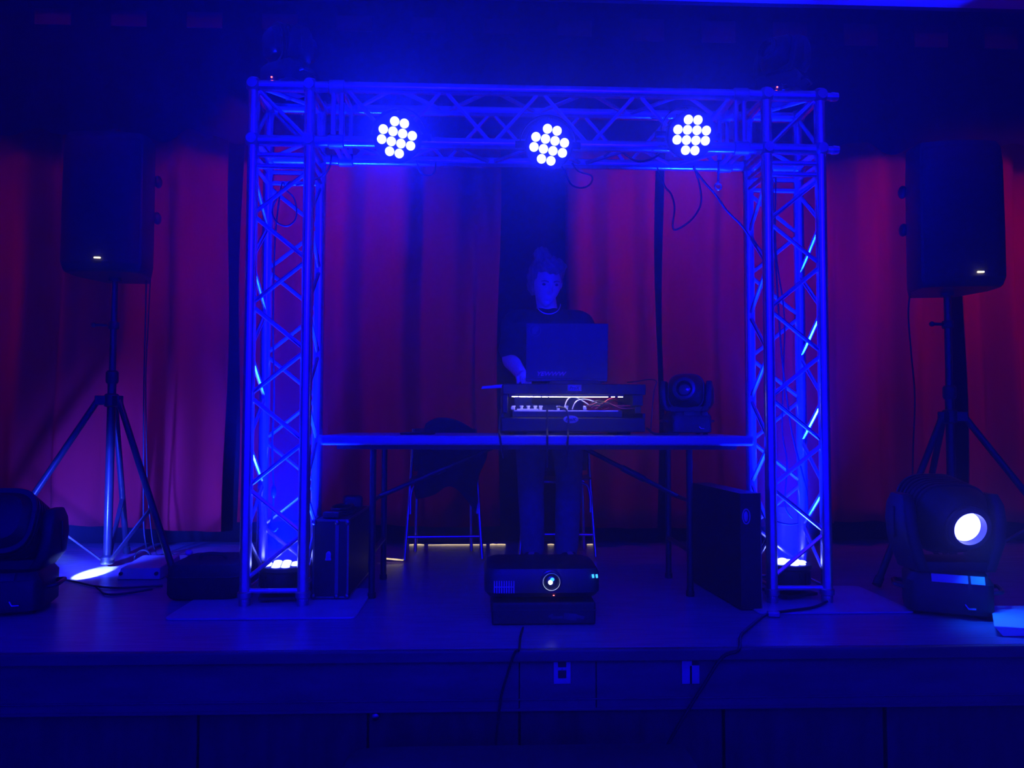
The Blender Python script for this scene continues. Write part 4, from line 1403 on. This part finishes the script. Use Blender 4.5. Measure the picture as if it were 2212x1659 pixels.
for px in (1281, 1289):
    r_ = YP(px, 1229, f0.y + .02)
    obj('indicator', MB().box((r_.x - pj.location.x, -.0005, min(r_.z - pj.location.z, hp_ - .034)), (.008, .006, .013), Matrix.Rotation(R(-10), 3, 'Y')), BLUELED, pj)
for s in (-1, 1):
    obj('foot', MB().cyl((s * .17, .06, 0), (s * .17, .06, .02), .014), RUBBER, pj)
    obj('foot', MB().cyl((s * .17, .27, 0), (s * .17, .27, .02), .014), RUBBER, pj)
cable('projector_cable', [G(1130, 1356, .006), G(1124, 1375, .006), Vector((YP(1120, 1386, YE).x, YE - .036, S + .004)), YP(1112, 1410, YE - .04), YP(1095, 1460, YE - .03), YP(1080, 1520, YE - .02), YP(1066, 1659, YE - .02)], .0045, 'black cable running down the stage front below the projector')

# storage tub behind the right tower
a0, a1 = W(1664, 1090, 3.86), W(1724, 1090, 3.86)
m_ = MB()
cxx = (a0.x + a1.x) / 2
wt = a1.x - a0.x
hh = a0.z - S
m_.loft([sq_ring(wt * k, .17 * k, S + z, 36, 6, (cxx, 3.80)) for k, z in ((.82, .002), (.86, .02), (.97, hh - .03), (1.04, hh - .028), (1.04, hh), (.96, hh))])
tag(obj('storage_tub', m_, WHITEPLASTIC), 'tall pale tub on the floor just behind the right truss tower', 'tub')

# right edge of the stage
t = thing('foam_board', 'bright blue-lit white foam block on the stage edge at the far right', 'foam block', (0, 0, 0))
b0_, b1_ = G(2141, 1308, .0), G(2250, 1308, .0)
m_ = MB()
za = .034
v0 = [G(2146, 1352, za), G(2260, 1360, za), G(2141, 1308, za), G(2260, 1308, za)]
yb_ = G(2150, 1373, .006)
bot = [Vector((yb_.x + .03, yb_.y, S + .002)), Vector((yb_.x + .3, yb_.y, S + .002)), Vector((v0[2].x, v0[2].y, S + .002)), Vector((v0[3].x, v0[3].y, S + .002))]
m_.hexa([bot[0], bot[1], bot[2], bot[3], v0[0], v0[1], v0[2], v0[3]])
obj('board', m_, WHITEBOARD, t, bevel=0.004)
p = G(2158, 1286)
t = thing('outlet_box', 'small olive outlet box on the floor behind the right moving head', 'outlet box', (p.x, p.y + .18, S))
obj('housing', MB().box((0.03, .02, .035), (.10, .05, .068)), OLIVE, t, bevel=0.008)
obj('socket', MB().box((.045, -.006, .042), (.026, .004, .014)), WHITEPLASTIC, t, bevel=0.001)

# cable from the right plate over the stage edge
cable('extension_cable', [G(1790, 1297, .016), G(1760, 1311, .016), G(1715, 1318, .016), G(1668, 1324, .016), G(1648, 1332, .008), G(1625, 1350, .008), G(1600, 1374, .008), Vector((YP(1588, 1384, YE).x, YE - .037, S - .002)),
                     YP(1560, 1420, YE - .03), YP(1520, 1480, YE - .025), YP(1470, 1560, YE - .02), YP(1425, 1640, YE - .02), YP(1390, 1700, YE - .02)], .006,
      'black power cord running over the stage edge below the right truss tower')
a = G(1660, 1329, .0)
m_ = MB().box((a.x + .01, a.y - .03, S + .012), (.05, .03, .022), Matrix.Rotation(R(-15), 3, 'Z'))
tag(obj('cable_plug', m_, CASTALU, bevel=0.005), 'small metal plug by the front corner of the right base plate', 'plug')

# plates on the stage front
def outlet(px, py, w, h, label, broken):
    c_ = YP(px, py, YE - .0)
    t = thing('outlet_plate', label, 'wall plate', (c_.x, YE - .001, c_.z), 'plates on the stage front')
    m_ = MB()
    if not broken:
        m_.box((0, -.003, 0), (w, .005, h))
        obj('plate', m_, BRASS, t, bevel=0.002)
        for z in (h * .19, -h * .17):
            obj('socket', MB().box((0, -.006, z), (.029, .004, .027)), RUBBER, t, bevel=0.003)
        obj('screw', MB().cyl((0, -.007, 0.0), (0, -.004, 0), .004, seg=10), CHROME, t)
    else:
        m_.box((-w * .21, -.003, 0), (w * .58, .005, h)).box((w * .22, -.003, -h * .20), (w * .56, .005, h * .60)).box((w * .22, -.003, h * .45), (w * .56, .005, h * .10))
        obj('plate', m_, BRASS, t, bevel=0.001)
        obj('socket', MB().box((w * .25, -.0015, h * .24), (w * .44, .004, h * .3)), RUBBER, t)
    return t


outlet(1214, 1444, .060, .103, 'metal outlet plate with two dark sockets on the stage front', False)
outlet(1491, 1443, .062, .105, 'broken metal outlet plate with a missing corner on the stage front', True)
c_ = YP(812, 1545, YE + .03)
tag(obj('panel_knob', MB().lathe([(.006, 0), (.006, .008), (.013, .012), (.013, .018), (.006, .022)], (c_.x, YE + .03, c_.z), aim((0, -1, 0)), 18), STEEL), 'small round knob on the lower stage panelling', 'knob')

# low box between the camera and the stage
z_ = .70
t = thing('floor_box', 'dark flat-topped equipment box on the hall floor in front of the stage', 'equipment box', (0, 0, 0))
e0, e1 = G(752, 1612, z_ - S), G(1487, 1610, z_ - S)
m_ = MB()
w_ = e1.x - e0.x
m_.loft([sq_ring(w_ * k, .55 * k, z, 56, 12, ((e0.x + e1.x) / 2, e0.y - .275)) for k, z in ((.97, .03), (1.0, .05), (1.0, z_ - .02), (.985, z_ - .005), (.97, z_))])
obj('cabinet', m_, mat('dark_vinyl', (0.045, 0.045, 0.05), 0.45, 0, 0.15, 20, 0.1, 120), t)
for sx_ in (-1, 1):
    for sy in (-1, 1):
        obj('foot', MB().cyl(((e0.x + e1.x) / 2 + sx_ * w_ * .42, e0.y - .275 + sy * .21, 0), ((e0.x + e1.x) / 2 + sx_ * w_ * .42, e0.y - .275 + sy * .21, .04), .03), RUBBER, t)

# ------------------------------------------------------------------ cables on the truss
dd = 3.42
cable('hanging_cable', [W(1236, 352, 3.56), W(1250, 370, 3.56), W(1278, 380, 3.5), W(1275, 398, 3.48), W(1256, 406, 3.48), W(1236, 400, 3.5), W(1226, 385, 3.52), W(1214, 360, 3.56)], .0042, 'cable loop hanging from the beam right of the middle par light')
cable('hanging_cable', [W(1498, 358, 3.3), W(1511, 400, 3.3), W(1514, 440, 3.3), W(1494, 474, 3.3), W(1462, 496, 3.3), W(1453, 488, 3.3), W(1457, 450, 3.32), W(1450, 420, 3.35), W(1436, 402, 3.38), W(1420, 362, 3.56)], .0042, 'long cable loop hanging from the beam below the right par light')
cable('hanging_cable', [W(1498, 362, 3.3), W(1520, 392, 3.32), W(1545, 420, 3.36), W(1570, 455, 3.4), W(1600, 485, 3.44), W(1626, 520, 3.5), W(1650, 548, 3.52)], .005, 'cable slanting from the right par light down into the right tower')
cable('hanging_cable', [W(900, 345, 3.56), W(908, 372, 3.5), W(925, 379, 3.48), W(938, 372, 3.5), W(942, 350, 3.56)], .0036, 'small cable bight under the beam right of the left par light')
cable('hanging_cable', [W(716, 335, 3.35), W(712, 360, 3.36), W(700, 378, 3.38), W(680, 388, 3.42), W(660, 396, 3.44), W(640, 400, 3.45)], .004, 'cable curving from the beam into the top of the left tower')
cable('hanging_cable', [W(1305, 338, 3.4), W(1330, 322, 3.4), W(1350, 333, 3.4), W(1375, 348, 3.42), W(1405, 345, 3.42), W(1425, 332, 3.4)], .005, 'cable draped along the beam between the middle and right par lights')
cable('tower_cable', [W(626, 392, 3.45), W(600, 425, 3.42), W(588, 455, 3.42), W(598, 480, 3.42), W(622, 488, 3.42), W(640, 468, 3.43), W(636, 430, 3.45), W(618, 410, 3.46), W(612, 395, 3.46), W(606, 412, 3.45), W(594, 520, 3.45), W(590, 700, 3.45), W(592, 860, 3.45), W(588, 960, 3.45), W(591, 1050, 3.45)], .004, 'cable looped in the top of the left tower and hanging down inside it')
c_ = W(591, 1062, 3.45)
m_ = MB().tube([c_ + Vector((0, 0, .03)), c_ + Vector((0, 0, .018)), c_, c_ - Vector((0, 0, .018)), c_ - Vector((0, 0, .028))], [.005, .010, .012, .011, .005], 14)
tag(obj('cable_connector', m_, PLASTIC), 'inline connector on the cable inside the left tower', 'connector')
cable('tower_cable', [W(591, 1070, 3.45), W(589, 1110, 3.45), W(584, 1138, 3.44), W(592, 1147, 3.42), W(600, 1140, 3.42)], .005, 'short cable tail with a hook end low in the left tower')
cable('tower_cable', [W(1668, 360, 3.44), W(1672, 500, 3.46), W(1680, 640, 3.46), W(1688, 760, 3.46), W(1700, 860, 3.46), W(1712, 940, 3.45), W(1730, 1010, 3.43), W(1742, 1060, 3.42), W(1744, 1110, 3.42)], .0042, 'cable hanging inside the right tower, bowing to the right near its foot')
cable('tower_cable', [W(1676, 380, 3.46), W(1676, 540, 3.48), W(1694, 680, 3.48), W(1692, 820, 3.48), W(1690, 930, 3.48), W(1700, 1000, 3.46), W(1696, 1090, 3.45), W(1712, 1120, 3.44)], .0036, 'thinner cable hanging inside the right tower, straight down the middle')
cable('tower_cable', [W(1678, 1127, 3.36), W(1692, 1131, 3.35), W(1708, 1133, 3.36), W(1724, 1131, 3.38)], .004, 'short cable bowed across the foot of the right tower')
t = thing('eye_hook', 'long metal eye hook hanging from the beam near the right tower', 'hook', (0, 0, 0))
a, b_ = W(1553, 352, 3.56), W(1551, 394, 3.5)
obj('shank', MB().cyl(a, b_, .0055, seg=10), CHROME, t)
rc = W(1551, 403, 3.5)
obj('eye', MB().tube([rc + Vector((.015 * math.cos(2 * math.pi * k / 20), 0.004 * math.sin(2 * math.pi * k / 20), .015 * math.sin(2 * math.pi * k / 20))) for k in range(21)], .0048, 8), CHROME, t)
